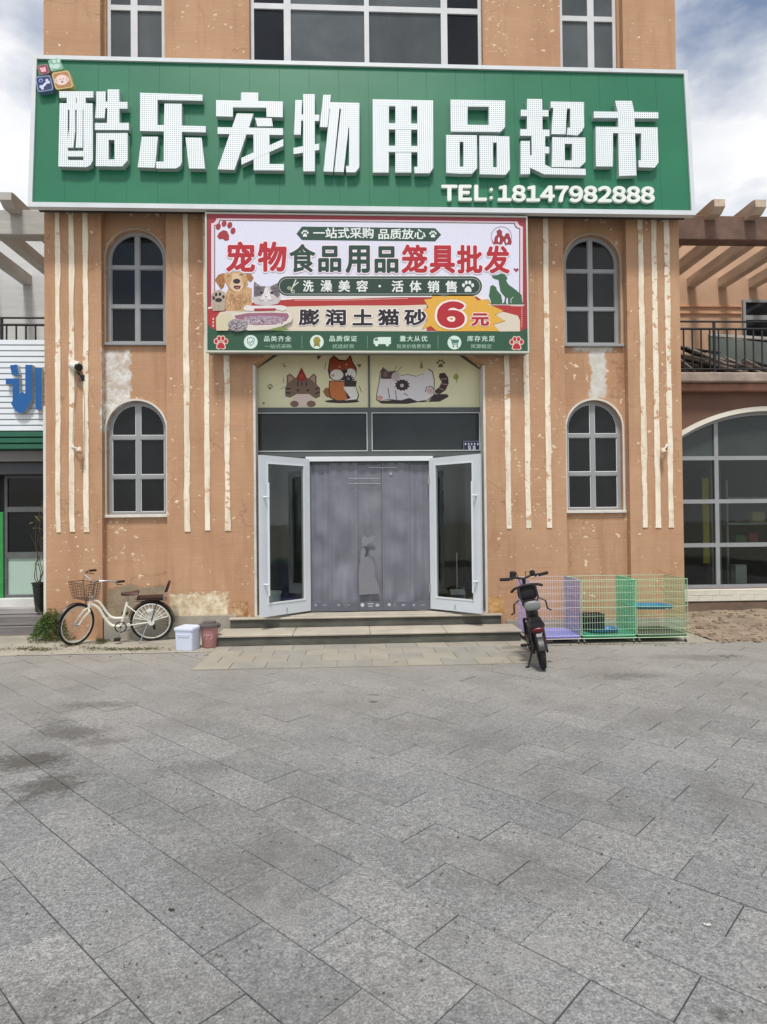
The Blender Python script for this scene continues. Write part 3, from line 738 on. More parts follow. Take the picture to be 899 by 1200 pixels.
p.st([(332.5, 443), (332.5, 449)], .7, (150, 130, 90)).st([(329, 456), (334, 453)], .7, (150, 130, 90)).st([(382, 425), (380.5, 433)], .7, (150, 90, 60)).st([(421, 452), (424, 460)], .7, (150, 90, 60)).ell(309, 472.5, 1.4, 1.4, (150, 130, 90)).done()
# house number plate
hp = thing('house_number_plate', 'small navy house number plate reading 98 at the lower right corner of the transom window', 'number plate', (W(553, 522, YD-.03)[0], YD-.03, W(553, 528.5, YD-.03)[1]))
a_, b_ = W(542.5, 516.5, YD-.03), W(563.3, 528.5, YD-.03)
part('plate', MB().bbox(a_[0], b_[0], YD-.044, YD-.028, b_[1], a_[1], .002), P((22, 26, 62)), hp, world=True)
g = MB().plate([rect(a_[0]+.008, b_[0]-.008, b_[1]+.008, a_[1]-.008), rect(a_[0]+.012, b_[0]-.012, b_[1]+.012, a_[1]-.012)], YD-.0448, YD-.044)
part('plate_border', g, P((170, 172, 190)), hp, world=True)
text_in('９８', (548.6, 522.2, 557.4, 528), YD-.0465, (210, 214, 224), hp, 'plate_number', .03)
g = Print(YD-.0445, hp, 'plate_name', (0, 0), 1)
for k in range(5):
    x_ = 545.6+k*3.6; g.st([(x_-1.1, 520), (x_+1.1, 520)], .7, (200, 204, 220)).st([(x_, 518.9), (x_, 521.4)], .7, (200, 204, 220)).st([(x_-1, 521.3), (x_+1, 521.3)], .5, (200, 204, 220))
g.done()

# doors
def door(hx_, sgn, label):
    zb, zt_ = DZ0+.035, WZ(538)
    D = .925; th = radians(136)
    d = bpy.data.objects.new('glass_door', None); C.objects.link(d); d.parent = bld; d['label'] = label
    d.location = (hx_, YD-.07, zb); d.rotation_euler = (0, 0, -sgn*(pi-radians(136))*-1 if False else 0)
    H = zt_-zb
    # leaf runs along local +x from the hinge
    ang = pi+radians(44) if sgn < 0 else -radians(44)
    d.rotation_euler = (0, 0, ang)
    st, tr, br = .115, .10, .175
    g = MB().plate([rect(0, D, 0, H), rect(st*.9, D-st, br, H-tr)], -.022, .022)
    part('door_leaf', g, DOORM, d)
    part('door_glass', MB().box(st*.9+.001, D-st-.001, -.004, .004, br+.001, H-tr-.001), GLASS, d)
    g = MB().plate([rect(st*.9, D-st, br, H-tr), rect(st*.9+.02, D-st-.02, br+.02, H-tr-.02)], -.03, .03); part('glazing_bead', g, M('white_enamel', (215, 220, 222), .4), d)
    for side in (-1, 1):
        g = MB(); yy = side*.075
        hx2 = D-.05-.035
        g.tube([(D-st+.01, yy, H*.13), (D-st+.01, yy, H*.83)], .014, 8)
        part('pull_handle', g, CHROME if False else M('white_enamel', (215, 220, 222), .4), d, smooth=True)
        g = MB()
        for zz in (H*.2, H*.74): g.tube([(D-st*.55, side*.02, zz), (D-st*.55, yy, zz), (D-st+.01, yy, zz)], .014, 8)
        part('handle_bracket', g, M('white_enamel', (215, 220, 222), .4), d, smooth=True)
        g = MB(); g.tube([(D*.5, side*.03, .095), (D*.5, side*.03, .06), (D*.5+.008, side*.032, .04)], .008, 6); part('door_bolt', g, FRAME, d)
    for zz in (.25, H-.4): part('hinge', MB().tube([(0, -.03, zz), (0, -.03, zz+.12)], .014, 8), FRAME, d)
door(hx0-.004, -1, 'left door leaf swung open towards the bins')
door(hx1+.004, 1, 'right door leaf swung open towards the electric bike')

# vinyl strip curtain
curt = thing('strip_curtain', 'grey purple vinyl strip curtain hanging between the two open glass doors', 'curtain', ((hx0+hx1)/2, YD, DZ0))
def curtain_mat(name, c0, c1, alpha):
    m, nt, b = newmat(name); v = coords(nt)
    mp1 = nt.nodes.new('ShaderNodeMapping'); mp1.inputs['Scale'].default_value = (1, 1, 1.6); mp1.inputs['Rotation'].default_value = (0, .6, 0); nt.links.new(v, mp1.inputs[0])
    n1 = noise_(nt, mp1.outputs[0], 2.6, 4, .5, .8)
    o = ramp_(nt, n1, .3, .72, rgb(*c0), rgb(*c1)); nt.links.new(o, b.inputs['Base Color'])
    b.inputs['Roughness'].default_value = .38; b.inputs['Alpha'].default_value = alpha
    bump_(nt, b, noise_(nt, v, 1.4, 2), .15, .03); return m
CUR = curtain_mat('grey_vinyl', (109, 111, 121), (119, 121, 131), 1.0); CURC = curtain_mat('pale_grey_vinyl', (110, 112, 121), (122, 123, 131), 1.0)  # the middle strip is slightly paler than the others
cxs = [364.5, 387.5, 418.4, 449.3, 479.3, 503]
zct, zcb = WZ(541), WZ(714.5)
part('curtain_rail', MB().bbox(hx0+.01, hx1-.01, YD-.01, YD+.03, zct-.05, zct-.003, .004), DFRAME, curt, world=True)
for i in range(5):
    xa, xb = W(cxs[i], 620, YD)[0]-.012, W(cxs[i+1], 620, YD)[0]+.012
    nx, nz = 22, 60; vs = []; fs = []; y0 = YD+(.0 if i % 2 else .012)-.002
    for kz in range(nz+1):
        t = kz/nz; z = zcb+(zct-.02-zcb)*t
        for kx in range(nx+1):
            u = kx/nx; x = xa+(xb-xa)*u
            amp = .085*(1-t)**.8
            y = y0-.012+amp*noise.noise(Vector((x*2.6+z*1.7, z*2.0-x*1.8, i*7.1)))*sin(pi*min(1,max(0,u)))+amp*.2*sin(u*pi*2+i)*(1-t)+.007*sin(u*pi*5+i*2+1.5*noise.noise(Vector((z*.8, i, 0))))
            vs.append((x, y, z))
    for kz in range(nz):
        for kx in range(nx): a = kz*(nx+1)+kx; fs.append((a, a+1, a+nx+2, a+nx+1))
    s_ = part('curtain_strip', MB().add(vs, fs), CURC if i == 2 else CUR, curt, world=True, smooth=True)
    # hemmed lower band with its row of small printed marks
    g = MB(); zz = WZ(704.5); g.bbox(xa+.003, xb-.003, y0-.073, y0-.067, zcb-.006, zz, .002); part('hem_band', g, M('hem_vinyl', (92, 94, 104), .5, .1, 4, .1), curt, world=True)
    g = MB(); g.box(xa+.002, xa+.008, y0-.034, y0-.028, zz, zct-.06); part('edge_seam', g, M('pale_seam', (140, 140, 152), .5), curt, world=True)
    p = Print(y0-.0735, curt, 'hem_print'); c = (cxs[i]+cxs[i+1])/2
    if i == 2: p.ell(c-9, 709, 2.2, 2.2, (190, 190, 200)); p.st([(c-3, 707.5), (c+4, 707.5)], 1.2, (176, 176, 188)).st([(c-2, 710.4), (c+3, 710.4)], 1.2, (176, 176, 188)).ell(c+8.5, 709, 2.4, 1.8, (170, 170, 184))
    elif i in (3,): p.ell(c-8, 708.5, 1.9, 1.9, (176, 176, 188)).ell(c+8.5, 709, 2.2, 1.3, (150, 150, 164)).st([(c-2, 706.5), (c-2, 710), (c, 710)], .7, (150, 150, 164))
    else: p.ell(c-6, 709, 1.7, 1.5, (142, 142, 156)).st([(c+2, 709), (c+7, 709)], 1.2, (142, 142, 156))
    p.done()
p = Print(YD-.085, curt, 'pale_pet_figure')  # pale figure shapes laid over the middle strip
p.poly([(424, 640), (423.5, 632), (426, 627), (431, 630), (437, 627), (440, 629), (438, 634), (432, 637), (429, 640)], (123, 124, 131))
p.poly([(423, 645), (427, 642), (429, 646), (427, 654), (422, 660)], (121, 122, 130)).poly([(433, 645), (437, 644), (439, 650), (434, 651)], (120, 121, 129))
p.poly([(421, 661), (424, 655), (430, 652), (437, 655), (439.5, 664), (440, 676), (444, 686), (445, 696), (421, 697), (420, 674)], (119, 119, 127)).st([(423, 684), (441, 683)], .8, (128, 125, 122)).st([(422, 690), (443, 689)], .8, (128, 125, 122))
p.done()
p = Print(YD-.04, curt, 'tape_mark')
p.st([(408, 560.5), (446, 560.5)], .8, (160, 160, 168)).st([(408, 566.5), (446, 566.5)], .8, (160, 160, 168)).st([(432, 548), (466, 548)], .9, (150, 150, 158)).ell(378, 555, 1.2, 1, (60, 60, 66)).ell(458, 555, 1.2, 1, (190, 190, 196)).done()

# steps
st_ = thing('entrance_steps', 'two worn concrete steps with dark risers below the shop doors', 'steps', (.2, -.7, 0))
sx0, sx1 = G(255, 757)[0]-.02, W(612, 745, -.72)[0]
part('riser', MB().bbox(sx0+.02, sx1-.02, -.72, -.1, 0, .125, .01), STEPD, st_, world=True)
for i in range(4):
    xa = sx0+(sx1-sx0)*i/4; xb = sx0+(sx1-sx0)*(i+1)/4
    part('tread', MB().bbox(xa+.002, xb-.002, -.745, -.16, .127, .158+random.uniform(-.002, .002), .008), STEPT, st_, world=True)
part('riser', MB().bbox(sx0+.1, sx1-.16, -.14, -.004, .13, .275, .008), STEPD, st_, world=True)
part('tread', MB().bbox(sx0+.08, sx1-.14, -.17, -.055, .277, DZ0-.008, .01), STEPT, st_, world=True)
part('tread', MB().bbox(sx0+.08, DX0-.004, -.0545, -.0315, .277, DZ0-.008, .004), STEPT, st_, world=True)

# ------------------------------------------------------------------ main green sign (leans back a little)
YS0, YS1 = -.36, -.20
sz0, sz1 = W(32, 242, YS0)[1], W(39, 64, YS1)[1]
def YS(z): return YS0+(YS1-YS0)*(z-sz0)/(sz1-sz0)
def WS(px, py, off=0):
    y = -.28
    for _ in range(4):
        q = W(px, py, y-off); y = YS(q[1])
    return (q[0], y-off, q[1])
sgn = thing('green_shop_sign', 'long green shop sign with white dotted characters and a telephone number above the red banner', 'sign', (.3, -.3, sz0))
sx0_, sx1_ = -4.612, 5.18
def lean(x, y, z): return (x, y+YS(z)-YS0, z)
def lp(loops, y0, y1): return MB().plate(loops, y0, y1, lean)
npan = 22; fwd = .06
for i in range(npan):
    a = sx0_+fwd+(sx1_-sx0_-2*fwd)*i/npan; c = sx0_+fwd+(sx1_-sx0_-2*fwd)*(i+1)/npan
    part('sign_panel', lp([rect(a+.0012, c-.0012, sz0+fwd+.01, sz1-fwd)], YS0+.03, YS0+.05), GREEN, sgn, world=True)
part('sign_frame', lp([rect(sx0_, sx1_, sz0, sz1), rect(sx0_+fwd, sx1_-fwd, sz0+fwd+.01, sz1-fwd)], YS0, YS0+.10), SIGNF, sgn, world=True)
part('sign_back', lp([rect(sx0_+.05, sx1_-.05, sz0+.05, sz1-.03)], YS0+.055, YS0+.27), M('sign_backing', (52, 50, 48), .8), sgn, world=True)
for x_ in (-4.2, -2.9, -1.3, .3, 1.9, 3.6, 4.8):
    part('sign_bracket', MB().box(x_, x_+.05, -.085, -.001, sz0+.05, sz0+.1), FRAME, sgn, world=True); part('sign_bracket', MB().box(x_, x_+.05, .07, .129, sz1-.2, sz1-.15), FRAME, sgn, world=True)
# built-up characters, one stroke plate after another
STR = {
'a': ((60, 100), [[(85, 62), (445, 62), (445, 130), (85, 130)], [(165, 125), (262, 125), (262, 195), (165, 195)], [(268, 125), (362, 125), (362, 195), (268, 195)],
   [(90, 188), (176, 188), (176, 858), (76, 855)], [(340, 188), (438, 188), (438, 790), (415, 838), (370, 862), (340, 862)], [(172, 188), (345, 188), (345, 257), (172, 257)],
   [(192, 250), (254, 250), (254, 480), (234, 655), (172, 655), (172, 600), (190, 450)], [(268, 250), (332, 250), (332, 655), (258, 655), (268, 500)],
   [(170, 690), (345, 690), (345, 750), (170, 750)], [(170, 786), (345, 786), (345, 861), (170, 858)],
   [(475, 65), (575, 65), (572, 250), (562, 345), (463, 345), (473, 200)], [(568, 172), (600, 172), (600, 240), (568, 240)], [(595, 42), (718, 42), (718, 405), (588, 405)], [(712, 175), (805, 175), (805, 245), (712, 245)], [(462, 395), (820, 395), (820, 470), (460, 470)],
   [(476, 502), (606, 502), (606, 850), (470, 850)], [(667, 502), (805, 502), (805, 790), (750, 852), (667, 852)], [(600, 502), (672, 502), (672, 575), (600, 575)], [(600, 780), (672, 780), (672, 852), (600, 852)]]),
'b': ((155, 100), [[(82, 78), (740, 98), (740, 162), (82, 148)], [(82, 82), (266, 86), (266, 482), (82, 478)], [(82, 412), (775, 430), (775, 496), (82, 480)],
   [(340, 192), (523, 195), (523, 810), (505, 850), (460, 876), (333, 876), (333, 480)], [(250, 802), (345, 802), (345, 876), (250, 874)], [(100, 540), (272, 540), (238, 868), (58, 862)], [(562, 548), (730, 552), (768, 878), (598, 876)]]),
'c': ((245, 100), [[(338, 72), (518, 75), (518, 175), (335, 175)], [(75, 155), (778, 170), (778, 237), (75, 230)], [(75, 158), (252, 160), (250, 330), (75, 326)], [(603, 170), (778, 172), (778, 335), (605, 330)],
   [(293, 295), (468, 298), (268, 890), (90, 885)], [(90, 440), (780, 452), (780, 522), (90, 510)], [(485, 342), (660, 345), (672, 430), (508, 430)], [(468, 450), (637, 455), (637, 892), (470, 890)], [(470, 828), (788, 830), (788, 896), (470, 893)], [(340, 765), (782, 565), (782, 638), (342, 835)]]),
'd': ((338, 100), [[(75, 155), (145, 155), (130, 520), (58, 518)], [(128, 305), (325, 310), (325, 375), (128, 370)], [(155, 92), (278, 92), (280, 905), (155, 905)], [(55, 658), (325, 612), (325, 680), (55, 725)],
   [(368, 100), (448, 100), (412, 440), (330, 438)], [(430, 176), (748, 185), (748, 250), (425, 245)], [(445, 180), (545, 182), (470, 910), (370, 906)], [(562, 182), (662, 184), (583, 912), (483, 910)], [(600, 184), (700, 184), (690, 445), (632, 445)],
   [(640, 184), (748, 186), (748, 862), (705, 915), (640, 915)], [(605, 848), (660, 848), (660, 915), (610, 915)]]),
'e': ((425, 100), [[(105, 145), (277, 148), (277, 918), (108, 918)], [(105, 145), (742, 158), (742, 222), (105, 218)], [(345, 150), (512, 152), (513, 918), (345, 918)], [(578, 155), (742, 158), (745, 870), (705, 925), (578, 925)], [(545, 858), (600, 858), (600, 925), (548, 925)],
   [(270, 398), (580, 402), (580, 466), (270, 464)], [(270, 637), (580, 640), (580, 704), (270, 702)]]),
'f': ((515, 100), [[(118, 150), (297, 154), (297, 487), (120, 485)], [(118, 150), (692, 160), (692, 226), (118, 221)], [(520, 158), (692, 160), (692, 440), (640, 492), (520, 490)], [(120, 413), (640, 418), (640, 491), (120, 486)],
   [(70, 522), (215, 524), (215, 930), (73, 922)], [(252, 524), (395, 526), (398, 872), (345, 930), (252, 930)], [(210, 523), (256, 524), (256, 594), (210, 594)], [(210, 856), (256, 858), (256, 930), (210, 930)],
   [(420, 530), (566, 532), (566, 938), (425, 935)], [(604, 534), (738, 538), (745, 885), (700, 940), (604, 940)], [(560, 532), (608, 533), (608, 602), (560, 602)], [(560, 862), (608, 864), (608, 940), (560, 938)]]),
'g': ((600, 105), [[(160, 98), (318, 100), (322, 425), (160, 425)], [(95, 210), (385, 215), (385, 282), (95, 278)], [(88, 415), (395, 422), (395, 490), (88, 485)], [(207, 480), (350, 482), (350, 800), (207, 800)], [(345, 600), (393, 605), (393, 672), (345, 670)],
   [(92, 540), (190, 540), (192, 700), (190, 890), (92, 892)], [(188, 690), (250, 700), (350, 790), (420, 825), (775, 835), (778, 900), (340, 892), (188, 820)],
   [(408, 125), (760, 132), (760, 205), (408, 190)], [(438, 180), (580, 185), (565, 470), (415, 468)], [(615, 180), (760, 182), (762, 390), (735, 440), (690, 482), (615, 478)], [(585, 400), (640, 400), (640, 478), (580, 475)],
   [(425, 500), (556, 503), (557, 816), (420, 815)], [(634, 503), (775, 505), (775, 760), (715, 818), (634, 818)], [(550, 503), (640, 504), (640, 570), (550, 570)], [(550, 746), (640, 746), (640, 818), (550, 817)]]),
'h': ((685, 105), [[(322, 118), (500, 118), (524, 235), (548, 905), (365, 910), (352, 240)], [(98, 228), (778, 238), (778, 302), (98, 298)], [(118, 390), (770, 398), (772, 463), (118, 455)], [(118, 392), (300, 394), (300, 808), (122, 808)], [(597, 400), (772, 402), (780, 770), (740, 822), (597, 818)], [(568, 745), (640, 745), (640, 820), (572, 818)]]),
}
EDGE = M('letter_return', (170, 184, 182), .5, .05, 4, 0)
for key, (o, polys) in STR.items():
    mb = MB()
    for i, pl in enumerate(polys):
        off = .060+.0009*i
        pts = [WS(o[0]+a/8.99, o[1]+b/8.99, off) for a, b in pl]; n = len(pts)
        mb.mi = 0; mb.add(pts, [tuple(range(n))])
        mb.mi = 1; mb.add(pts+[(x, y+off+.03, z) for x, y, z in pts], [(k, (k+1) % n, n+(k+1) % n, n+k) for k in range(n)])
    part('sign_character', mb, [LED, EDGE], sgn, world=True)
# telephone line
WAC = M('white_acrylic', (226, 232, 226), .35, .04, 3, 0)
def sign_glyph(ch, cxp, top, bot, name, bold=.042, widen=1.0):
    vs, fs = text_tris(ch, 0); xs = [a for a, b in vs]; ys = [b for a, b in vs]; x0, x1, y0, y1 = min(xs), max(xs), min(ys), max(ys)
    k_ = (bot-top)/(HREF+2*bold); mb = MB(); mx_ = (x0+x1)/2
    for i in range(9):
        dx, dy = (0, 0) if i == 0 else (bold*cos(2*pi*i/8), bold*sin(2*pi*i/8)); off = .024-.0001*i
        pts = [WS(cxp+(a-mx_+dx)*k_*widen, bot-(b-YREF+dy+bold)*k_, 0) for a, b in vs]; n = len(pts)
        mb.add([(x, y-off, z) for x, y, z in pts]+[(x, y+.026, z) for x, y, z in pts], fs)
        ec = {}
        for f in fs:
            for q in range(len(f)): e = tuple(sorted((f[q], f[(q+1) % len(f)]))); ec[e] = ec.get(e, 0)+1
        o_ = len(mb.v)-2*n; mb.f += [(a+o_, b+o_, b+n+o_, a+n+o_) for (a, b), k in ec.items() if k == 1]; mb.m += [0]*(len(mb.f)-len(mb.m))
    part(name, mb, WAC, sgn, world=True)
_v, _ = text_tris('１', 0); YREF = min(b for a, b in _v); HREF = max(b for a, b in _v)-YREF
for ch, cx0 in (('Ｔ', 526.5), ('Ｅ', 545), ('Ｌ', 563)): sign_glyph(ch, cx0, 217.4, 236.2, 'telephone_letter', widen=1.18)
for yy_ in (224, 233.5):
    c_ = WS(575, yy_); part('colon_dot', MB().lathe([(.026, -.05), (.026, .0)], c_, 14, 'Y'), WAC, sgn, world=True)
for i_, ch in enumerate('１８１４７９８２８８８'): sign_glyph(ch, 591+i_*16.75, 217.8+i_*.17, 236.6+i_*.17, 'telephone_digit', widen=1.16)
# the four little picture tiles in the corner; scale 14.98 from (35,60)
def tile(quad, rim, face, art, dep):
    mb = MB(); mats = [P(rim), P(face)]
    def q(pts, off): return [WS(35+a/14.98, 60+b/14.98, off) for a, b in pts]
    cx_ = sum(a for a, b in quad)/4; cy_ = sum(b for a, b in quad)/4
    def rnd(s):                        # rounded corner outline
        res = []
        for i in range(4):
            A, B, Cc = quad[i-1], quad[i], quad[(i+1) % 4]
            for t in (.14, .04): res.append((B[0]+(A[0]-B[0])*t, B[1]+(A[1]-B[1])*t)) if t == .14 else None
            res.append((B[0]+(A[0]-B[0])*.04+(Cc[0]-B[0])*.04, B[1]+(A[1]-B[1])*.04+(Cc[1]-B[1])*.04))
            res.append((B[0]+(Cc[0]-B[0])*.14, B[1]+(Cc[1]-B[1])*.14))
        return [(cx_+(a-cx_)*s, cy_+(b-cy_)*s) for a, b in res]
    o = q(rnd(1), dep); n = len(o); mb.add(o+[(x, y+dep+.03, z) for x, y, z in o], [tuple(range(n))]+[(k, (k+1) % n, n+(k+1) % n, n+k) for k in range(n)])
    mb.mi = 1; mb.add(q(rnd(.86), dep+.001), [tuple(range(n))])
    for k, (pts, col) in enumerate(art):
        m_ = P(col)
        if m_ not in mats: mats.append(m_)
        mb.mi = mats.index(m_); pp = q(pts, dep+.002+k*.0007); mb.add(pp, [tuple(t) for t in tessellate_polygon([[Vector((a, c, 0)) for a, b, c in pp]])])
    part('picture_tile', mb, mats, sgn, world=True)
bone = strokep([(205, 640), (315, 530)], 42)
tile([(90, 450), (360, 415), (420, 680), (140, 720)], (120, 140, 178), (24, 32, 84), [(bone, (196, 206, 236)), (ellp(195, 620, 26, 26), (196, 206, 236)), (ellp(222, 650, 26, 26), (196, 206, 236)), (ellp(300, 510, 26, 26), (196, 206, 236)), (ellp(330, 545, 26, 26), (196, 206, 236)), (ellp(195, 515, 40, 36), (120, 140, 200)), (ellp(195, 520, 20, 18), (24, 32, 84))], .05)
tile([(375, 380), (680, 330), (770, 630), (455, 680)], (190, 172, 110), (172, 116, 66), [(ellp(560, 505, 118, 92, -8), (226, 200, 190)), (ellp(455, 520, 30, 50, 15), (206, 178, 168)), (ellp(665, 490, 30, 50, -20), (206, 178, 168)), (ellp(535, 490, 9, 9), (70, 60, 90)), (ellp(585, 480, 9, 9), (70, 60, 90)), (ellp(568, 535, 17, 13), (96, 76, 104))], .07)
tile([(125, 255), (300, 220), (350, 380), (180, 420)], (150, 120, 120), (120, 40, 64), [([(165, 280), (195, 290), (245, 285), (270, 262), (290, 355), (205, 370)], (226, 168, 180))], .04)
tile([(315, 155), (510, 118), (590, 310), (375, 360)], (130, 180, 156), (122, 170, 150), [(ellp(385, 265, 34, 50, -20), (178, 210, 196)), (ellp(430, 180, 34, 34), (178, 210, 196)), (ellp(505, 170, 32, 36), (178, 210, 196)), (ellp(470, 265, 70, 46, -10), (180, 212, 198))], .05)

# ------------------------------------------------------------------ red banner
YN = -.30
ban = thing('promotion_banner', 'red and green printed banner with a golden dog and a cat below the green sign', 'banner', (.25, YN, W(430, 413, YN)[1]))
q0, q1 = W(241, 250, YN), W(619, 413, YN)
bx0, bx1, bz0, bz1 = W(241, 330, YN)[0], W(619, 330, YN)[0], W(430, 413.3, YN)[1], W(430, 251.3, YN)[1]
part('banner_board', MB().box(bx0+.012, bx1-.012, YN+.002, YN+.2, bz0+.012, bz1-.012), M('banner_backing', (120, 120, 116), .7), ban, world=True)
part('banner_edge', MB().plate([rect(bx0, bx1, bz0, bz1), rect(bx0+.022, bx1-.022, bz0+.026, bz1-.022)], YN-.012, YN+.06), M('banner_edge_metal', (196, 200, 186), .45, .06, 3, 0), ban, world=True)
RD, DG, LI, PKB, BE, YE = (158, 46, 54), (38, 74, 58), (219, 219, 236), (226, 196, 208), (214, 202, 184), (220, 168, 62)
p = Print(YN, ban, 'banner_print', step=.00012)
def tl(x, y):                     # banner coordinates follow the board's slight perspective skew
    return (x, y+(x-430)*.0105)
def T(pts): return [tl(a, b) for a, b in pts]
E0, E1, T0, B0 = 242, 618.2, 252.2, 412.2
p.poly([(E0, 250.5), (E1, 254.5), (E1, B0), (E0, B0)], (150, 52, 60))
def notched(x0, y0, x1, y1, r, n=6):
    pts = []
    for (cx_, cy_, a0) in ((x0, y0, 90), (x1, y0, 180), (x1, y1, 270), (x0, y1, 0)):
        arc = [(cx_+r*cos(radians(a0-90*k/n)), cy_+r*sin(radians(a0-90*k/n))) for k in range(n+1)]
        pts += arc
    return pts
p.poly(T(notched(247.6, 257.6, 612.8, 416-28, 6)), PKB); p.poly(T(notched(251.2, 259.6, 609.6, 389, 6)), DG); p.poly(T(notched(252.2, 260.6, 608.6, 389, 6)), LI)
# red swoosh and beige field under it
p.poly([(244, 360), (300, 352), (345, 348), (400, 348.5), (480, 346), (520, 341), (556, 341), (572, 352), (600, 357), (613.5, 358), (613.5, 384), (244, 384)], (232, 222, 214))
p.poly([(244, 362), (300, 354), (345, 350.5), (400, 350.5), (480, 348), (520, 343), (552, 343), (568, 354), (600, 358.6), (613.5, 359), (613.5, 388), (244, 388)], (170, 46, 44))
p.st([(345, 351.8), (400, 351.8), (478, 349.6)], .5, (222, 190, 180))
p.poly([(255, 390), (253.5, 372), (258, 365.5), (280, 362), (330, 359.5), (400, 358), (470, 358), (500, 357), (500, 390)], BE)
p.poly([(570, 390), (560, 380), (582, 369), (576, 362), (596, 367), (607, 370), (609.5, 376), (609.5, 390)], BE)
for k in range(3): p.poly([(249.2, 372.5+4*k), (250.8, 372.5+4*k), (250.8, 375+4*k), (249.2, 375+4*k)], (226, 196, 180))
for k in range(9): p.poly([(611.2, 361+2.6*k), (612, 361+2.6*k), (612, 362.6+2.6*k), (611.2, 362.6+2.6*k)], (226, 196, 180))
p.poly([(E0, 378), (247, 384), (255, 387.4), (300, 387.6), (430, 388), (560, 388.6), (610, 388.2), (E1, 384), (E1, B0), (E0, B0)], (40, 82, 58))
p.done(); LY = p.k
# dog
p = Print(YN, ban, 'dog_picture', (245, 310), 8.17, layer=LY, step=.00012)
gold, gold2, gold3 = (196, 156, 112), (166, 112, 66), (212, 184, 150)
p.poly([(160, 280), (150, 400), (165, 440), (330, 445), (410, 400), (410, 230), (330, 200), (200, 200)], gold)
p.poly([(215, 330), (250, 440), (300, 430), (340, 300), (300, 280)], (178, 134, 90))
p.poly([(55, 150), (90, 95), (150, 80), (165, 130), (140, 220), (115, 240), (90, 200)], gold2).poly([(350, 85), (405, 90), (428, 130), (400, 170), (370, 150)], gold2)
p.poly([(140, 110), (170, 75), (240, 68), (330, 75), (365, 120), (375, 190), (330, 250), (265, 270), (210, 250), (165, 190)], gold)
p.poly([(225, 85), (300, 85), (310, 150), (335, 215), (290, 262), (235, 255), (195, 200), (220, 150)], gold3)
p.st([(165, 115), (205, 105)], 10, (70, 46, 36)).st([(290, 98), (325, 98)], 10, (70, 46, 36)).ell(265, 160, 35, 24, (44, 30, 34)).poly([(235, 205), (265, 200), (305, 205), (295, 232), (262, 238), (240, 225)], (60, 30, 36)).ell(270, 222, 18, 9, (170, 90, 96))
p.st([(175, 200), (205, 240), (250, 268)], 5, (120, 80, 50)).st([(350, 150), (345, 200), (320, 240)], 5, (120, 80, 50))
for k in range(9): p.st([(170+k*26, 300+(k % 3)*20), (182+k*24, 350+(k % 2)*30)], 4, (160, 112, 70) if k % 2 else (222, 196, 160))
def inside(q, pl):
    r_ = False
    for i in range(len(pl)):
        a, b = pl[i-1], pl[i]
        if (a[1] > q[1]) != (b[1] > q[1]) and q[0] < (b[0]-a[0])*(q[1]-a[1])/(b[1]-a[1])+a[0]: r_ = not r_
    return r_
def fur(p, pl, cols, n, l, wd, dirf, rs_):
    xs = [a for a, b in pl]; ys = [b for a, b in pl]; c = 0
    while c < n:
        q = (rs_.uniform(min(xs), max(xs)), rs_.uniform(min(ys), max(ys)))
        if not inside(q, pl): continue
        d = dirf(q)+rs_.uniform(-.5, .5); L_ = l*rs_.uniform(.5, 1.3); e = (q[0]+L_*cos(d), q[1]+L_*sin(d)); c += 1
        if inside(e, pl): p.poly([q, ((q[0]+e[0])/2-wd*sin(d), (q[1]+e[1])/2+wd*cos(d)), e, ((q[0]+e[0])/2+wd*sin(d), (q[1]+e[1])/2-wd*cos(d))], rs_.choice(cols))
frs = random.Random(21); p.step = .00002
fur(p, [(165, 285), (160, 430), (330, 440), (405, 395), (400, 240), (340, 255), (265, 275), (200, 250)], [(222, 190, 148), (178, 132, 86), (206, 168, 124), (150, 104, 66)], 150, 34, 3.5, lambda q: 1.57+(270-q[0])*.004, frs)
fur(p, [(145, 120), (175, 80), (220, 80), (215, 150), (190, 195), (160, 180)], [(214, 178, 134), (180, 138, 94)], 30, 16, 2.5, lambda q: 1.9, frs)
fur(p, [(320, 85), (360, 120), (368, 185), (335, 230), (318, 160)], [(214, 178, 134), (176, 134, 92)], 26, 16, 2.5, lambda q: 1.3, frs)
fur(p, [(60, 150), (92, 100), (146, 86), (156, 130), (136, 215), (115, 232), (95, 200)], [(196, 138, 84), (140, 90, 52)], 34, 24, 3, lambda q: 1.8, frs)
fur(p, [(355, 90), (402, 95), (424, 130), (400, 165), (372, 145)], [(196, 138, 84), (140, 90, 52)], 20, 20, 3, lambda q: 1.3, frs)
p.step = .00012
p.poly([(22, 290), (50, 255), (100, 240), (150, 265), (160, 310), (150, 440), (40, 445), (25, 400)], (176, 160, 142))
for (a, b, c, d) in ((45, 320, 13, 18), (68, 288, 13, 18), (105, 284, 13, 18), (138, 310, 12, 17), (92, 340, 34, 20)): p.ell(a, b, c, d, (38, 34, 38))
p.st([(50, 380), (60, 430)], 4, (140, 124, 106)).st([(90, 385), (95, 435)], 4, (140, 124, 106)).done(); LY2 = p.k
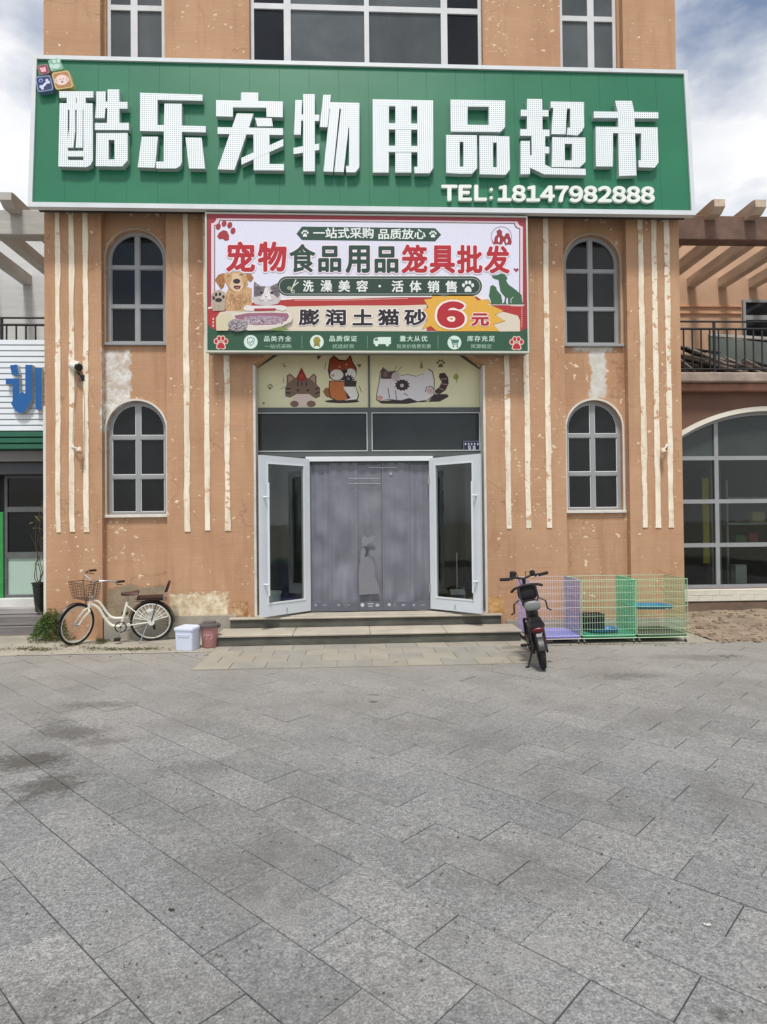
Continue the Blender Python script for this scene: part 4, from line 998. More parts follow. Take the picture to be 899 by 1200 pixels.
# cat
p = Print(YN, ban, 'cat_picture', (245, 310), 8.17, layer=LY, step=.00012)
p.poly([(425, 300), (430, 160), (495, 205), (600, 210), (655, 175), (680, 290), (690, 330), (660, 375), (560, 395), (440, 380), (415, 330)], (196, 188, 190))
p.poly([(428, 250), (432, 162), (492, 208), (540, 208), (530, 260), (500, 300), (430, 310)], (112, 104, 108)).poly([(585, 210), (655, 178), (682, 290), (660, 320), (610, 280)], (118, 108, 112))
p.poly([(440, 200), (450, 185), (475, 210)], (176, 150, 150)).ell(500, 270, 17, 13, (52, 48, 56)).ell(602, 270, 17, 13, (52, 48, 56))
p.poly([(535, 225), (565, 225), (585, 290), (600, 330), (545, 350), (495, 330), (520, 290)], (226, 220, 222)).ell(545, 310, 11, 7, (180, 120, 124)).st([(500, 345), (545, 330), (590, 345)], 4, (110, 96, 100))
for k in range(4): p.st([(440+k*8, 225+k*22), (478, 232+k*20)], 4, (78, 72, 78)).st([(665-k*4, 225+k*22), (628, 232+k*20)], 4, (78, 72, 78))
fur(p, [(432, 220), (440, 170), (492, 212), (535, 212), (525, 255), (490, 300), (432, 305)], [(84, 78, 84), (148, 140, 144), (70, 64, 70)], 46, 18, 2.5, lambda q: 2.6, frs) if False else None
for q0_, q1_ in (((450, 215), (500, 232)), ((455, 232), (505, 246)), ((470, 200), (480, 222)), ((500, 208), (502, 236)), ((590, 212), (592, 240)), ((620, 208), (612, 238)), ((655, 215), (610, 236)), ((668, 250), (622, 262)), ((440, 262), (470, 268)), ((440, 285), (475, 284))): p.st([q0_, q1_], 4, (84, 78, 84))
for q0_, q1_ in (((560, 236), (556, 280)), ((540, 260), (530, 300)), ((470, 330), (500, 350)), ((620, 330), (600, 352)), ((640, 300), (655, 330))): p.st([q0_, q1_], 3, (172, 162, 166))
p.poly([(400, 395), (690, 390), (735, 400), (745, 430), (700, 445), (640, 425), (440, 425), (420, 445), (340, 440), (330, 410), (360, 385)], (222, 216, 216)).poly([(432, 420), (640, 418), (635, 440), (435, 445)], (168, 46, 66)).done(); LY2 = max(LY2, p.k)
# litter tray
p = Print(YN, ban, 'litter_tray_picture', (245, 310), 8.17, layer=LY2, step=.00012)
p.poly([(70, 632), (66, 520), (110, 478), (225, 468), (240, 500), (180, 632)], (206, 196, 166))
p.poly([(215, 470), (340, 452), (600, 448), (765, 452), (800, 490), (790, 545), (700, 590), (560, 625), (380, 632), (300, 600), (230, 520)], (214, 208, 196))
p.poly([(240, 490), (360, 466), (600, 460), (750, 466), (768, 495), (740, 540), (620, 575), (440, 582), (330, 560), (260, 520)], (150, 96, 120))
p.poly([(330, 510), (480, 490), (620, 492), (735, 515), (700, 548), (600, 570), (440, 575), (340, 550)], (164, 142, 156))
p.ell(276, 580, 96, 62, (150, 140, 146))
rr = random.Random(3)
for k in range(70):
    a, b = rr.uniform(345, 715), rr.uniform(500, 566)
    p.ell(a, b, 7, 5, rr.choice([(196, 180, 190), (128, 104, 124), (214, 204, 208)]), n=6)
for k in range(50):
    t, r_ = rr.uniform(0, 6.28), rr.random()**.5
    p.ell(276+84*r_*cos(t), 580+52*r_*sin(t), 8, 6, rr.choice([(200, 194, 196), (112, 104, 112), (176, 168, 170)]), n=6)
p.poly([(560, 625), (700, 592), (770, 625), (690, 632)], (120, 140, 70)).done()
# burst behind the price
bp = [(497, 351), (506, 350), (508, 343), (520, 348), (536, 341), (552, 344), (560, 352), (572, 351), (576, 358), (590, 364), (580, 369), (592, 376), (578, 380), (585, 388), (512, 388), (505, 382), (495, 386), (501, 375), (494, 366), (502, 360)]
p = Print(YN, ban, 'price_burst', layer=LY, step=.00012); p.poly([(a*1.012-543*.012, b*1.02-366*.02) for a, b in bp], (104, 66, 34)).poly(bp, YE).done()
# header ribbon and paws
p = Print(YN, ban, 'header_ribbon', layer=LY, step=.00012)
p.poly([(347.5, 274), (354, 265.5), (510, 267.4), (517, 275), (510, 282.8), (354, 281.2)], (40, 72, 60)); paw(p, 357.5, 274, 5.2, (226, 232, 228)); paw(p, 507.5, 274.8, 5.2, (226, 232, 228)); p.done()
p = Print(YN, ban, 'service_ribbon', layer=LY, step=.00012)
def pill(x0, x1, y0, y1, n=10):
    r_ = (y1-y0)/2; cy_ = (y0+y1)/2
    return [(x0+r_+r_*cos(pi/2+pi*k/n), cy_+r_*sin(pi/2+pi*k/n)) for k in range(n+1)]+[(x1-r_+r_*cos(-pi/2+pi*k/n), cy_+r_*sin(-pi/2+pi*k/n)) for k in range(n+1)]
p.poly(pill(323.5, 566.5, 322.4, 348.2), (230, 226, 230)).poly(pill(325, 565, 323.8, 346.8), (38, 62, 52)).poly(pill(327, 563, 325.8, 344.8), (180, 190, 182)).poly(pill(327.6, 562.4, 326.4, 344.2), (38, 62, 52))
p.st([(341, 341), (347, 327.5)], 1.2, (214, 218, 210)).st([(343, 336), (350, 330.5)], 1.2, (214, 218, 210)).poly(ellp(339, 337.5, 2.2, 1.8), (190, 196, 160), holes=[ellp(339, 337.5, 1.2, .9)]).poly(ellp(343.5, 341.5, 2, 2), (190, 196, 160), holes=[ellp(343.5, 341.5, 1.1, 1.1)])
paw(p, 548.6, 336.4, 8.6, (222, 224, 224)); p.done()
p = Print(YN, ban, 'paw_print', layer=LY, step=.00012); paw(p, 263.5, 271.5, 14.5, RD, 16); p.done()
for a_, b_ in ((259, 402.2), (605.5, 403)): p = Print(YN, ban, 'paw_print', layer=LY, step=.00012); paw(p, a_, b_, 9.2, (176, 36, 46), 0, (226, 196, 180)); p.done()
# round emblem of two pets, small heart
p = Print(YN, ban, 'round_emblem', (560, 255), 7.508, layer=LY, step=.00012)
p.poly(ellp(208, 165, 92, 88), (160, 120, 130), holes=[ellp(208, 165, 87, 83)])
p.poly([(140, 232), (150, 170), (170, 150), (165, 118), (190, 100), (215, 122), (212, 150), (230, 170), (250, 135), (275, 140), (285, 175), (300, 210), (292, 238), (240, 236), (225, 205), (212, 235), (160, 236)], (150, 46, 56))
p.st([(150, 235), (135, 225), (128, 200)], 8, (150, 46, 56)).ell(255, 205, 10, 18, LI).ell(185, 195, 9, 24, LI)
p.poly([(338, 480), (314, 455), (322, 444), (336, 452), (350, 444), (362, 456)], (150, 52, 66)).done()
p = Print(YN, ban, 'sitting_dogs_print', (560, 255), 7.508, layer=LY, step=.00012)
DGN = (54, 96, 66)
p.poly([(125, 510), (170, 505), (200, 492), (235, 500), (262, 530), (250, 555), (272, 590), (340, 640), (385, 680), (392, 745), (412, 758), (380, 766), (200, 766), (232, 745), (240, 700), (200, 650), (190, 600), (182, 548), (150, 540), (128, 528)], DGN)
p.poly([(105, 640), (110, 605), (132, 592), (160, 610), (170, 640), (205, 680), (216, 730), (214, 762), (120, 764), (110, 720), (98, 690)], DGN).ell(258, 735, 8, 30, LI).st([(292, 752), (292, 715), (312, 700)], 5, LI).st([(90, 768), (412, 768)], 6, (222, 200, 200)).done()
# icon strip
p = Print(YN, ban, 'icon_print', layer=LY, step=.00012)
IW = (206, 226, 214)
p.ell(293.9, 400.6, 8.1, 8.1, IW).poly([(289.5, 396.5), (294, 394.8), (298.5, 396.5), (298, 402), (294, 406), (290, 402)], (120, 150, 160)).poly([(290.6, 397.2), (294, 396), (297.4, 397.2), (297, 401.6), (294, 404.6), (291, 401.6)], IW).st([(291.8, 400.4), (293.6, 402.2), (296.8, 398.4)], 1, (80, 110, 130))
p.ell(371.4, 400.6, 8.1, 8.1, IW).ell(371.4, 399, 4.2, 4.4, (150, 136, 60)).poly([(368.5, 402), (374.3, 402), (375.2, 407), (371.4, 405), (367.6, 407)], (128, 120, 50))
p.poly([(443.5, 395), (458.2, 395), (458.2, 403.2), (438, 403.2), (437.8, 398), (440, 395.8), (443.5, 395.8)], IW).poly([(439, 398), (440.4, 396.8), (442.8, 396.8), (442.8, 399.2), (439, 399.2)], (40, 82, 58)).ell(441.5, 404, 1.9, 1.9, IW).ell(454, 404, 1.9, 1.9, IW)
p.ell(532.6, 401.4, 8.1, 8.1, IW).st([(527, 397), (529, 397.3), (530.5, 404), (537, 404)], 1, (50, 90, 80)).poly([(529.6, 398), (538.2, 398), (537, 402.6), (530.4, 402.6)], (70, 120, 110)).ell(531.5, 406, 1, 1, (50, 90, 80)).ell(536, 406, 1, 1, (50, 90, 80))
for xx in (353.5, 430.2, 513):
    for k in range(6): p.poly([(xx, 393.5+2.6*k), (xx+.8, 393.5+2.6*k), (xx+.8, 395+2.6*k), (xx, 395+2.6*k)], (130, 160, 140))
p.done()
YT = YN-(LY+30)*.00012-.0012
RDT, GRT = (176, 30, 42), (28, 64, 52)
for ch, bx, col in (('宠', (265, 283, 299, 318.5), RDT), ('物', (302, 283, 336, 318.5), RDT), ('食', (338.8, 285.5, 370, 319.5), GRT), ('品', (373, 288, 400, 319), GRT), ('用', (405, 287.5, 433.6, 320), GRT), ('品', (439, 288.5, 467, 320), GRT),
                    ('笼', (470.5, 286.5, 501, 320.5), RDT), ('具', (503.5, 287.5, 533.5, 320.5), RDT), ('批', (535.5, 287, 565.5, 320.5), RDT), ('发', (567.5, 287.5, 597.5, 320.5), RDT)):
    text_in(ch, bx, YT, (236, 222, 230), ban, 'title_outline', .08, base=.034); text_in(ch, bx, YT-.0012, col, ban, 'title_character', .026 if ch == '食' else .036, base=.034)
text_in('一站式采购', (367, 266.8, 438, 279.4), YT, (226, 234, 228), ban, 'header_lettering', .022); text_in('品质放心', (443.5, 268, 499, 280.4), YT, (226, 234, 228), ban, 'header_lettering', .022)
for ch, x0, x1, yy in (('洗', 355, 367.5, 0), ('澡', 375.7, 389.5, 0), ('美', 396.6, 410.4, 0), ('容', 417.5, 431.5, 0), ('·', 443.6, 446.6, 1), ('活', 459, 473, .6), ('体', 480, 494, .8), ('销', 501, 515, 1), ('售', 521.8, 535.8, 1)):
    if ch == '·': text_in(ch, (x0, 333.8, x1, 336.8), YT, (226, 230, 228), ban, 'service_lettering', .02)
    else: text_in(ch, (x0, 328.3+yy*.6, x1, 342+yy*.6), YT, (226, 230, 228), ban, 'service_lettering', .026)
for ch, x0, x1 in (('膨', 350, 374.6), ('润', 381, 405.6), ('土', 413, 437), ('猫', 442.5, 468), ('砂', 473.5, 500)):
    text_in(ch, (x0, 362, x1, 381.4), YT, (236, 232, 232), ban, 'product_outline', .08, base=.036); text_in(ch, (x0, 362, x1, 381.4), YT-.0012, (30, 20, 28), ban, 'product_lettering', .036)
text_in('６', (512, 353, 545, 384.5), YT, (240, 226, 220), ban, 'price_outline', .125, base=.07); text_in('６', (512, 353, 545, 384.5), YT-.0012, (176, 28, 42), ban, 'price_figure', .07)
text_in('元', (552, 367, 573.5, 382), YT, (240, 226, 220), ban, 'price_outline', .1, base=.05); text_in('元', (552, 367, 573.5, 382), YT-.0012, (176, 28, 42), ban, 'price_unit', .05)
for tx, su, x0, x1, x2, x3 in (('品类齐全', '一站式采购', 309.5, 341.5, 310.5, 341.5), ('品质保证', '优选好货', 386, 418.5, 389.5, 415), ('量大从优', '批发价格更实惠', 468.5, 501, 465, 505), ('库存充足', '货源稳定', 547.5, 580, 551.5, 576.5)):
    text_in(tx, (x0, 393.4, x1, 400.2), YT, (196, 222, 204), ban, 'caption_lettering', .02, spacing=1.2); text_in(su, (x2, 403.3, x3, 408.4), YT, (150, 184, 160), ban, 'caption_lettering', .012)

# ------------------------------------------------------------------ side wings
YW, YBK = 1.0, 4.1
def wing(side):
    s = side; right = s > 0
    x0, x1 = (XR, 12.6) if right else (-12.0, XL)
    px = 850 if right else 20
    ww = thing('neighbouring_wing', 'brown lower wing with a large arched shop window and roof terrace to the right' if right else 'white lower wing with a blue character sign and roof terrace to the left', 'building', ((x0+x1)/2, YW, 0))
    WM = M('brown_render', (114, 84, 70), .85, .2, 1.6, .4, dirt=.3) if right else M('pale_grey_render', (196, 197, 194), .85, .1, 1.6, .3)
    BM = M('peach_rear_render', (192, 158, 130), .85, .12, 1.4, .35, dirt=.12) if right else M('white_rear_render', (206, 208, 208), .85, .08, 1.4, .3, stretch=(1, 1, 8))
    zsl1, zsl0 = W(850, 436, YW-.25)[1], W(850, 447.5, YW-.25)[1]
    part('rear_wall', MB().box(x0, x1, YBK, YBK+.3, zsl1-.2, 8.05), BM, ww, world=True)
    part('terrace_slab', MB().bbox(x0+.004, x1-.004, YW-.25, YBK-.004, zsl0, zsl1, .02), M('stained_slab', (160, 144, 132), .85, .35, 3, .8, dirt=.85) if right else CONC, ww, world=True)
    zb1, zb0 = W(px, 256 if right else 249, YW)[1], W(px, 284 if right else 278, YW)[1]
    BMM = M('brown_beam_paint', (112, 88, 76), .85, .3, 4, .7, dirt=.6) if right else M('grey_beam_paint', (176, 174, 168), .85, .14, 2, .3, dirt=.15, stretch=(1, 1, 6))
    RM = M('tan_rafter_paint', (194, 176, 158), .85, .25, 5, .7, dirt=.35, stretch=(1, .25, 1)) if right else M('grey_rafter_paint', (182, 179, 173), .85, .12, 2, .3, dirt=.12)
    part('front_beam', MB().bbox(x0+.003, x1-.003, YW-.1, YW+.16, zb0, zb1, .012), BMM, ww, world=True)
    zr0 = W(850, 268, YW)[1] if right else W(20, 262, YW)[1]
    # rafters run back to the rear wall over the beam
    base_x = W(839, 250, YW-.3)[0] if right else W(11, 232, YW-.3)[0]
    k = -8
    while k < 14:
        xa = base_x+s*.70*k
        wd = .185
        if (x0+.1 < xa < x1-.1):
            zt_ = zb1+.14; zlo = zb1-.06
            g = MB(); g.prism([(YBK-.002, zlo), (YBK-.002, zt_), (YW-.34, zt_), (YW-.42, zt_-.02), (YW-.42, zt_-.14), (YW-.3, zlo-.02), (YW-.105, zlo-.02), (YW-.105, zb1+.002), (YW+.165, zb1+.002), (YW+.165, zlo)], xa-wd/2, xa+wd/2)
            part('rafter', g, RM, ww, world=True)
        k += 1
    # corbels of a lower cross beam on the rear wall
    # railing
    yr = YW-.12; zr1 = W(850, 377, yr)[1] if right else W(20, 372.5, yr)[1]; zr2 = W(850, 383.5, yr)[1] if right else W(20, 378.5, yr)[1]
    part('top_rail', MB().box(x0+.01, x1-.01, yr-.015, yr+.015, zr1-.02, zr1+.02) if False else MB().tube([(x0+.01, yr, zr1), (x1-.01, yr, zr1)], .017, 6), IRON, ww, world=True)
    part('lower_rail', MB().tube([(x0+.01, yr, zr2-.03), (x1-.01, yr, zr2-.03)], .02, 6), IRON, ww, world=True)
    part('foot_rail', MB().tube([(x0+.01, yr, zsl1+.08), (x1-.01, yr, zsl1+.08)], .014, 6), IRON, ww, world=True)
    x = x0+.06; i = 0
    bal = None
    while x < x1:
        if bal is None:
            bal = part('baluster', MB().tube([(0, 0, zsl1+.08), (0, 0, zr2-.03)], .0135, 6), IRON, ww); bal.location = (x-ww.location.x, yr-ww.location.y, 0)
        else:
            c = bal.copy(); C.objects.link(c); c.parent = ww; c.location = (x-ww.location.x, yr-ww.location.y, 0)
        if i % 7 == 6: part('rail_post', MB().tube([(x+.075, yr, zsl1), (x+.075, yr, zr1)], .024, 6), IRON, ww, world=True)
        x += .152; i += 1
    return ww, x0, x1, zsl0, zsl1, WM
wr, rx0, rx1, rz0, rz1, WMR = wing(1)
wlf, lx0, lx1, lz0, lz1, WML = wing(-1)
# right wing shop front
part('cornice', MB().bbox(rx0+.004, rx1, YW-.16, YW-.002, W(850, 458, YW-.16)[1], rz0-.002, .012), M('brown_cornice', (150, 108, 90), .85, .3, 3, .5, dirt=.5), wr, world=True)
P1, P2, P3 = W(801, 503.5, YW), W(845, 484.5, YW), W(899, 476.5, YW)
def circ(a, b, c):
    D = 2*(a[0]*(b[1]-c[1])+b[0]*(c[1]-a[1])+c[0]*(a[1]-b[1]))
    A, B, Cq = [q[0]**2+q[1]**2 for q in (a, b, c)]
    ux = (A*(b[1]-c[1])+B*(c[1]-a[1])+Cq*(a[1]-b[1]))/D; uy = (A*(c[0]-b[0])+B*(a[0]-c[0])+Cq*(b[0]-a[0]))/D
    return ux, uy, hypot(a[0]-ux, a[1]-uy)
ccx, ccz, cr = circ(P1, P2, P3)
zsb = W(850, 690, YW)[1]; xw0 = rx0+.02; xw1 = 2*ccx-xw0
def big_arch(inset):
    r_ = cr-inset; xa, xb = xw0+inset*.6, xw1-inset*.6
    a0 = math.acos(max(-1, min(1, (xb-ccx)/r_))); a1 = pi-a0; n = 30
    return [(xa, zsb+inset*.0), (xb, zsb)]+[(ccx+r_*cos(a0+(a1-a0)*k/n), ccz+r_*sin(a0+(a1-a0)*k/n)) for k in range(n+1)]
zwt = rz0-.004
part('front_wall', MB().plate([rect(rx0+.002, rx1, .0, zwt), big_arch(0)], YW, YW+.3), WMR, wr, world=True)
o1, i1 = big_arch(-.002), big_arch(.075)
n_ = len(o1)
g = MB(); ring_o = o1[2:]; ring_i = i1[2:]
k = len(ring_o); vs = [(a, YW-.03, b) for a, b in ring_o]+[(a, YW-.03, b) for a, b in ring_i]+[(a, YW+.1, b) for a, b in ring_o]+[(a, YW+.1, b) for a, b in ring_i]
fs = []
for i in range(k-1): fs += [(i, i+1, k+i+1, k+i), (2*k+i, 2*k+i+1, i+1, i), (k+i, k+i+1, 3*k+i+1, 3*k+i)]
g.add(vs, fs); part('arch_trim', g, M('arch_white_paint', (226, 221, 208), .7, .06, 3, .2), wr, world=True)
bw = thing('arched_shop_window', None, None, (0, 0, 0)); bw.parent = wr
yy = YW+.14
zh = [W(850, q, yy)[1] for q in (537, 587.5, 638.5)]
mx1 = W(839.5, 600, yy)[0]; mul = [mx1]
while mul[-1]+1.15 < xw1-.3: mul.append(mul[-1]+1.15)
fo = big_arch(.0); 
cols = [xw0+.05]+[v for m_ in mul for v in (m_-.035, m_+.035)]+[xw1-.05]
rowz = [zsb+.06]+[v for z in zh[::-1] for v in (z-.035, z+.035)]
holes = []
for i in range(0, len(cols), 2):
    a, c = cols[i], cols[i+1]
    for j in range(0, len(rowz)-1, 2): holes.append(rect(a, c, rowz[j], rowz[j+1]))
    n = 8; r_ = cr-.13; ptsT = []
    for q in range(n+1):
        x = c+(a-c)*q/n; d = r_*r_-(x-ccx)**2
        if d > 0:
            z = ccz+sqrt(d)
            if z > rowz[-1]+.03: ptsT.append((x, z))
    if len(ptsT) > 2:
        x_hi = ptsT[0][0]; x_lo = ptsT[-1][0]
        holes.append([(x_lo, rowz[-1]), (x_hi, rowz[-1])]+ptsT)
part('window_frame', MB().plate([fo]+holes, yy-.03, yy+.04), FRAME, wr if False else bw, world=True)
for h in holes:
    zz = sum(p_[1] for p_ in h)/len(h)
    part('pane', MB().plate([h], yy, yy+.01), pane_mat('wing_upper_glass', (66, 76, 74), (88, 96, 94), .1) if zz > zh[0] else GLASS, bw, world=True)
part('shop_floor', MB().box(rx0+.02, rx1, YW+.32, YW+3, .1, .2), M('shop_floor_tiles', (120, 116, 110), .4), wr, world=True)
part('shop_back_wall', MB().box(rx0+.02, rx1, YW+3, YW+3.1, 0, rz0-.02), M('shop_back_paint', (58, 52, 48), .8), wr, world=True)
part('shop_ceiling', MB().box(rx0+.02, rx1, YW+.32, YW+3, rz0-.08, rz0-.02), M('shop_ceiling_paint', (120, 120, 116), .8), wr, world=True)
part('shop_side_wall', MB().box(rx1-.1, rx1, YW+.3, YW+3.1, 0, rz0-.02), M('shop_back_paint', (58, 52, 48), .8), wr, world=True)
yq = YW+.7
a_, b_ = W(823, 560, yq), W(832, 660, yq)
t = thing('yellow_banner', 'narrow yellow banner hanging behind the leftmost pane of the large arched window', 'banner', ((a_[0]+b_[0])/2, yq, b_[1])); part('banner_cloth', MB().plate([rect(a_[0], b_[0], b_[1], a_[1])], yq, yq+.02), M('yellow_cloth', (206, 186, 40), .8), t, world=True)
a_, b_ = W(833, 560, yq), W(838, 690, yq); part('inner_post', MB().box(a_[0], a_[0]+.18, yq, yq+.18, .2, rz0-.1), M('pale_post', (150, 152, 148), .7), wr, world=True)
sx_ = W(852, 600, yq)[0]
t = thing('display_shelf', 'metal display shelf seen inside the large arched shop window', 'shelf', (sx_+.8, yq+.3, .2))
for q in (584, 614, 640): z_ = W(860, q, yq)[1]; part('shelf_board', MB().bbox(sx_, sx_+2.4, yq, yq+.4, z_-.02, z_+.02, .004), M('pale_shelf', (176, 178, 174), .5), t, world=True)
for k in range(4): part('upright', MB().box(sx_+.78*k, sx_+.78*k+.03, yq+.01, yq+.04, .2, 2.4), M('pale_shelf', (176, 178, 174), .5), t, world=True)
rsx = random.Random(4)
for i, (px_, py_, w_, h_, col, nm) in enumerate(((856, 678, .2, .34, (206, 206, 200), 'white carton standing low inside the arched window behind the second pane'), (882, 636, .16, .2, (150, 60, 44), 'red box on the middle shelf inside the arched window'), (868, 636, .2, .16, (92, 120, 84), 'green box on the middle shelf inside the arched window'), (888, 610, .24, .18, (170, 160, 90), 'tan box on the upper shelf inside the arched window'))):
    a_ = W(px_, py_, yq+.1); zb_ = {0: .2, 1: W(860, 640, yq)[1]+.021, 2: W(860, 640, yq)[1]+.021, 3: W(860, 614, yq)[1]+.021}[i]
    if i == 0: zb_ = W(860, 684, yq)[1]
    t = thing('carton', nm, 'box', (a_[0], yq+(.15 if i else -.16), zb_)); part('carton_body', MB().bbox(-w_/2, w_/2, -.08, .08, 0, h_, .004), P(col), t); part('carton_lid', MB().bbox(-w_/2-.003, w_/2+.003, -.083, .083, h_+.001, h_+.02, .003), P(tuple(max(0, c-20) for c in col)), t)
t = thing('window_counter', 'low grey counter standing under the panes inside the arched window', 'counter', (sx_+.9, yq-.2, .2)); zc_ = W(860, 684, yq)[1]
part('counter_front', MB().bbox(rx0+.4, sx_+2.6, yq-.28, yq-.02, .2, zc_-.03, .004), M('grey_counter', (96, 90, 84), .6), t, world=True); part('counter_top', MB().bbox(rx0+.38, sx_+2.62, yq-.3, yq, zc_-.028, zc_-.001, .004), M('counter_top', (140, 136, 128), .5), t, world=True)
part('sill_course', MB().bbox(rx0+.0, xw1, YW-.06, YW-.002, W(850, 704, YW)[1], zsb, .006), M('white_painted_brick', (208, 206, 192), .8, .12, 6, .5, dirt=.2), wr, world=True)
WB = M('white_painted_brick', (208, 206, 192), .8, .12, 6, .5, dirt=.2); bz0_, bz1_ = W(850, 704, YW)[1]+.004, zsb-.004
proto = None
for r_i in range(2):
    h_ = (bz1_-bz0_)/2; x = rx0+.01-(.12 if r_i else 0)
    while x < xw1:
        xa, xb = max(x, rx0+.004), min(x+.236, xw1)
        if proto is None: proto = part('brick', MB().bbox(-.118, .118, -.004, .012, -h_/2+.003, h_/2-.003, .003), WB, wr); bo = proto
        else: bo = proto.copy(); C.objects.link(bo); bo.parent = wr
        if x > rx0-.05: bo.location = Vector((x+.118, YW-.062+random.uniform(-.003, .002), bz0_+h_*(r_i+.5)))-wr.location
        else: bo.location = Vector((rx0+.004+.118, YW-.0605, bz0_+h_*(r_i+.5)))-wr.location; 
        x += .242
part('wing_plinth', MB().bbox(rx0+.0, rx1, YW-.05, YW-.002, 0, W(850, 705, YW)[1], .01), M('brown_plinth', (112, 94, 80), .9, .25, 3, .6, dirt=.4), wr, world=True)
# rear window and mouldings on the terrace
a_, b_ = W(869, 352, YBK), W(905, 425, YBK)
ztr = W(880, 373, YBK)[1]
rw = rect_window(wr, 'terrace_window', a_[0], a_[0]+2.4, lz1+.2, a_[1], [(a_[0]+1.1, a_[0]+1.2)], [(ztr-.05, ztr+.05)], YBK-.03, .06, None, FRAME, PANED)
for q in (358, 366): part('wall_moulding', MB().box(rx0, a_[0]-.02, YBK-.04, YBK-.001, W(830, q+2, YBK)[1], W(830, q, YBK)[1]), M('pale_moulding', (206, 158, 122), .8), wr, world=True)
# timber and sheets dumped on the terrace
jk = random.Random(5)
JM = [M('old_dark_board', (66, 56, 50), .8, .3, 6, .4), M('grey_lath', (150, 142, 132), .8, .25, 6, .4), M('dark_lath', (40, 36, 36), .8, .3, 6, .4)]
heap = thing('board_heap', 'heap of old dark boards and laths lying behind the terrace railing on the right', 'board heap', (6.4, 1.6, rz1))
for k in range(46):
    xc = 5.4+jk.random()*2.0; yc = 1.15+jk.random()*.5; L_ = jk.uniform(.5, 1.3); h = .05+jk.random()*.5*max(.2, 1-abs(xc-6.0)/1.5)
    M_ = Matrix.Translation((xc-6.4, yc-1.6, .03+h)) @ Matrix.Rotation(jk.gauss(0, .25), 4, 'Z') @ Matrix.Rotation(jk.uniform(.1, .5), 4, 'Y')
    part('board', MB().box(-L_/2, L_/2, -.04, .04, -.012, .012, M_), jk.choice(JM), heap)
sh = thing('leaning_sheet', 'pale grey green sheet lying behind the terrace railing beside the board heap', 'panel', (7.6, 2.0, rz1))
sh_a, sh_b = W(831, 394, 2.0), W(905, 402, 2.0)
part('sheet', MB().plate([[(sh_a[0], rz1+.05), (sh_b[0]+1, rz1+.05), (sh_b[0]+1, sh_b[1]), (sh_b[0], sh_b[1]), (sh_a[0], sh_a[1])]], 2.0, 2.03), M('grey_green_sheet', (128, 136, 126), .6, .12, 2, .2), sh, world=True)
part('sheet_edge', MB().plate([[(sh_a[0], sh_a[1]), (sh_b[0]+1, sh_b[1]), (sh_b[0]+1, sh_b[1]+.05), (sh_a[0], sh_a[1]+.05)]], 1.98, 2.04), TRIM, sh, world=True)

# left wing shop front
yS = .62
zt_s, zb_s = W(20, 398, yS)[1], W(20, 505.5, yS)[1]
xs0, xs1 = lx0, XL-.01
sg = thing('siding_signboard', 'white slatted signboard carrying blue characters left of the peach building', 'sign', (-6, yS, zb_s))
ns_ = 16; pit = (zt_s-zb_s)/ns_
SID = M('white_siding', (216, 223, 228), .45, .05, 2, .03)
for i in range(ns_):
    z = zb_s+pit*i
    part('siding_slat', MB().prism([(yS, z+.006), (yS-.012, z+.014), (yS-.004, z+pit-.004), (yS+.02, z+pit-.004), (yS+.02, z+.006)], xs0, xs1), SID, sg, world=True)
part('backing', MB().box(xs0, xs1, yS+.022, yS+.34, zb_s, zt_s), M('siding_shadow_gap', (90, 96, 100), .7), sg, world=True)
BLU = M('blue_acrylic', (18, 92, 158), .35, .1, 2, 0); BLE = M('pale_letter_edge', (170, 176, 180), .5)
def blue(pl):
    pts = [W(a/7.067, 390+b/7.067, yS-.09) for a, b in pl]; n = len(pts); mb = MB()
    mb.add([(x, yS-.09, z) for x, z in pts], [tuple(t) for t in tessellate_polygon([[Vector((x, z, 0)) for x, z in pts]])]); mb.mi = 1
    mb.add([(x, yS-.09, z) for x, z in pts]+[(x, yS-.005, z) for x, z in pts], [(k, (k+1) % n, n+(k+1) % n, n+k) for k in range(n)])
    part('character_stroke', mb, [BLU, BLE], sg, world=True)
blue([(82, 270), (138, 262), (160, 345), (100, 350)])
blue([(48, 378), (160, 378), (160, 505), (186, 488), (210, 505), (210, 265), (268, 265), (268, 540), (240, 610), (200, 655), (165, 665), (125, 645), (92, 585), (105, 560), (105, 425), (48, 425)])
blue([(290, 292), (345, 292), (345, 635), (295, 635)])
gb = thing('green_fascia', 'dark green ribbed fascia under the white slatted signboard', 'fascia', (-6, yS, W(20, 527, yS)[1]))
za, zb = W(20, 527, yS)[1], zb_s-.003
for i in range(3): part('fascia_rib', MB().prism([(yS+.01, za+(zb-za)*i/3), (yS-.03, za+(zb-za)*(i+.15)/3), (yS-.015, za+(zb-za)*(i+.95)/3), (yS+.01, za+(zb-za)*(i+1)/3), (yS+.2, za+(zb-za)*(i+1)/3), (yS+.2, za+(zb-za)*i/3)], xs0, xs1), M('dark_green_metal', (16, 84, 60), .4, .1, 2, 0), gb, world=True)
zc1, zc2 = W(20, 541, yS+.1)[1], W(20, 556, yS+.2)[1]
part('shutter_box', MB().bbox(lx0, XL-.012, yS+.06, YW-.02, zc1, za-.003, .01), M('grey_shutter_box', (112, 108, 108), .6, .1, 2, .1), wlf, world=True)
part('shutter_box', MB().bbox(lx0, XL-.012, yS+.16, YW-.02, zc2, zc1-.003, .01), M('dark_shutter_box', (72, 76, 78), .6, .1, 2, .1), wlf, world=True)
yl = YW+.05
zl0 = W(20, 700, yl)[1]
part('front_wall', MB().box(lx0, XL-.004, YW+.12, YW+.3, 0, lz0-.004), M('dark_recess', (46, 48, 48), .8), wlf, world=True)
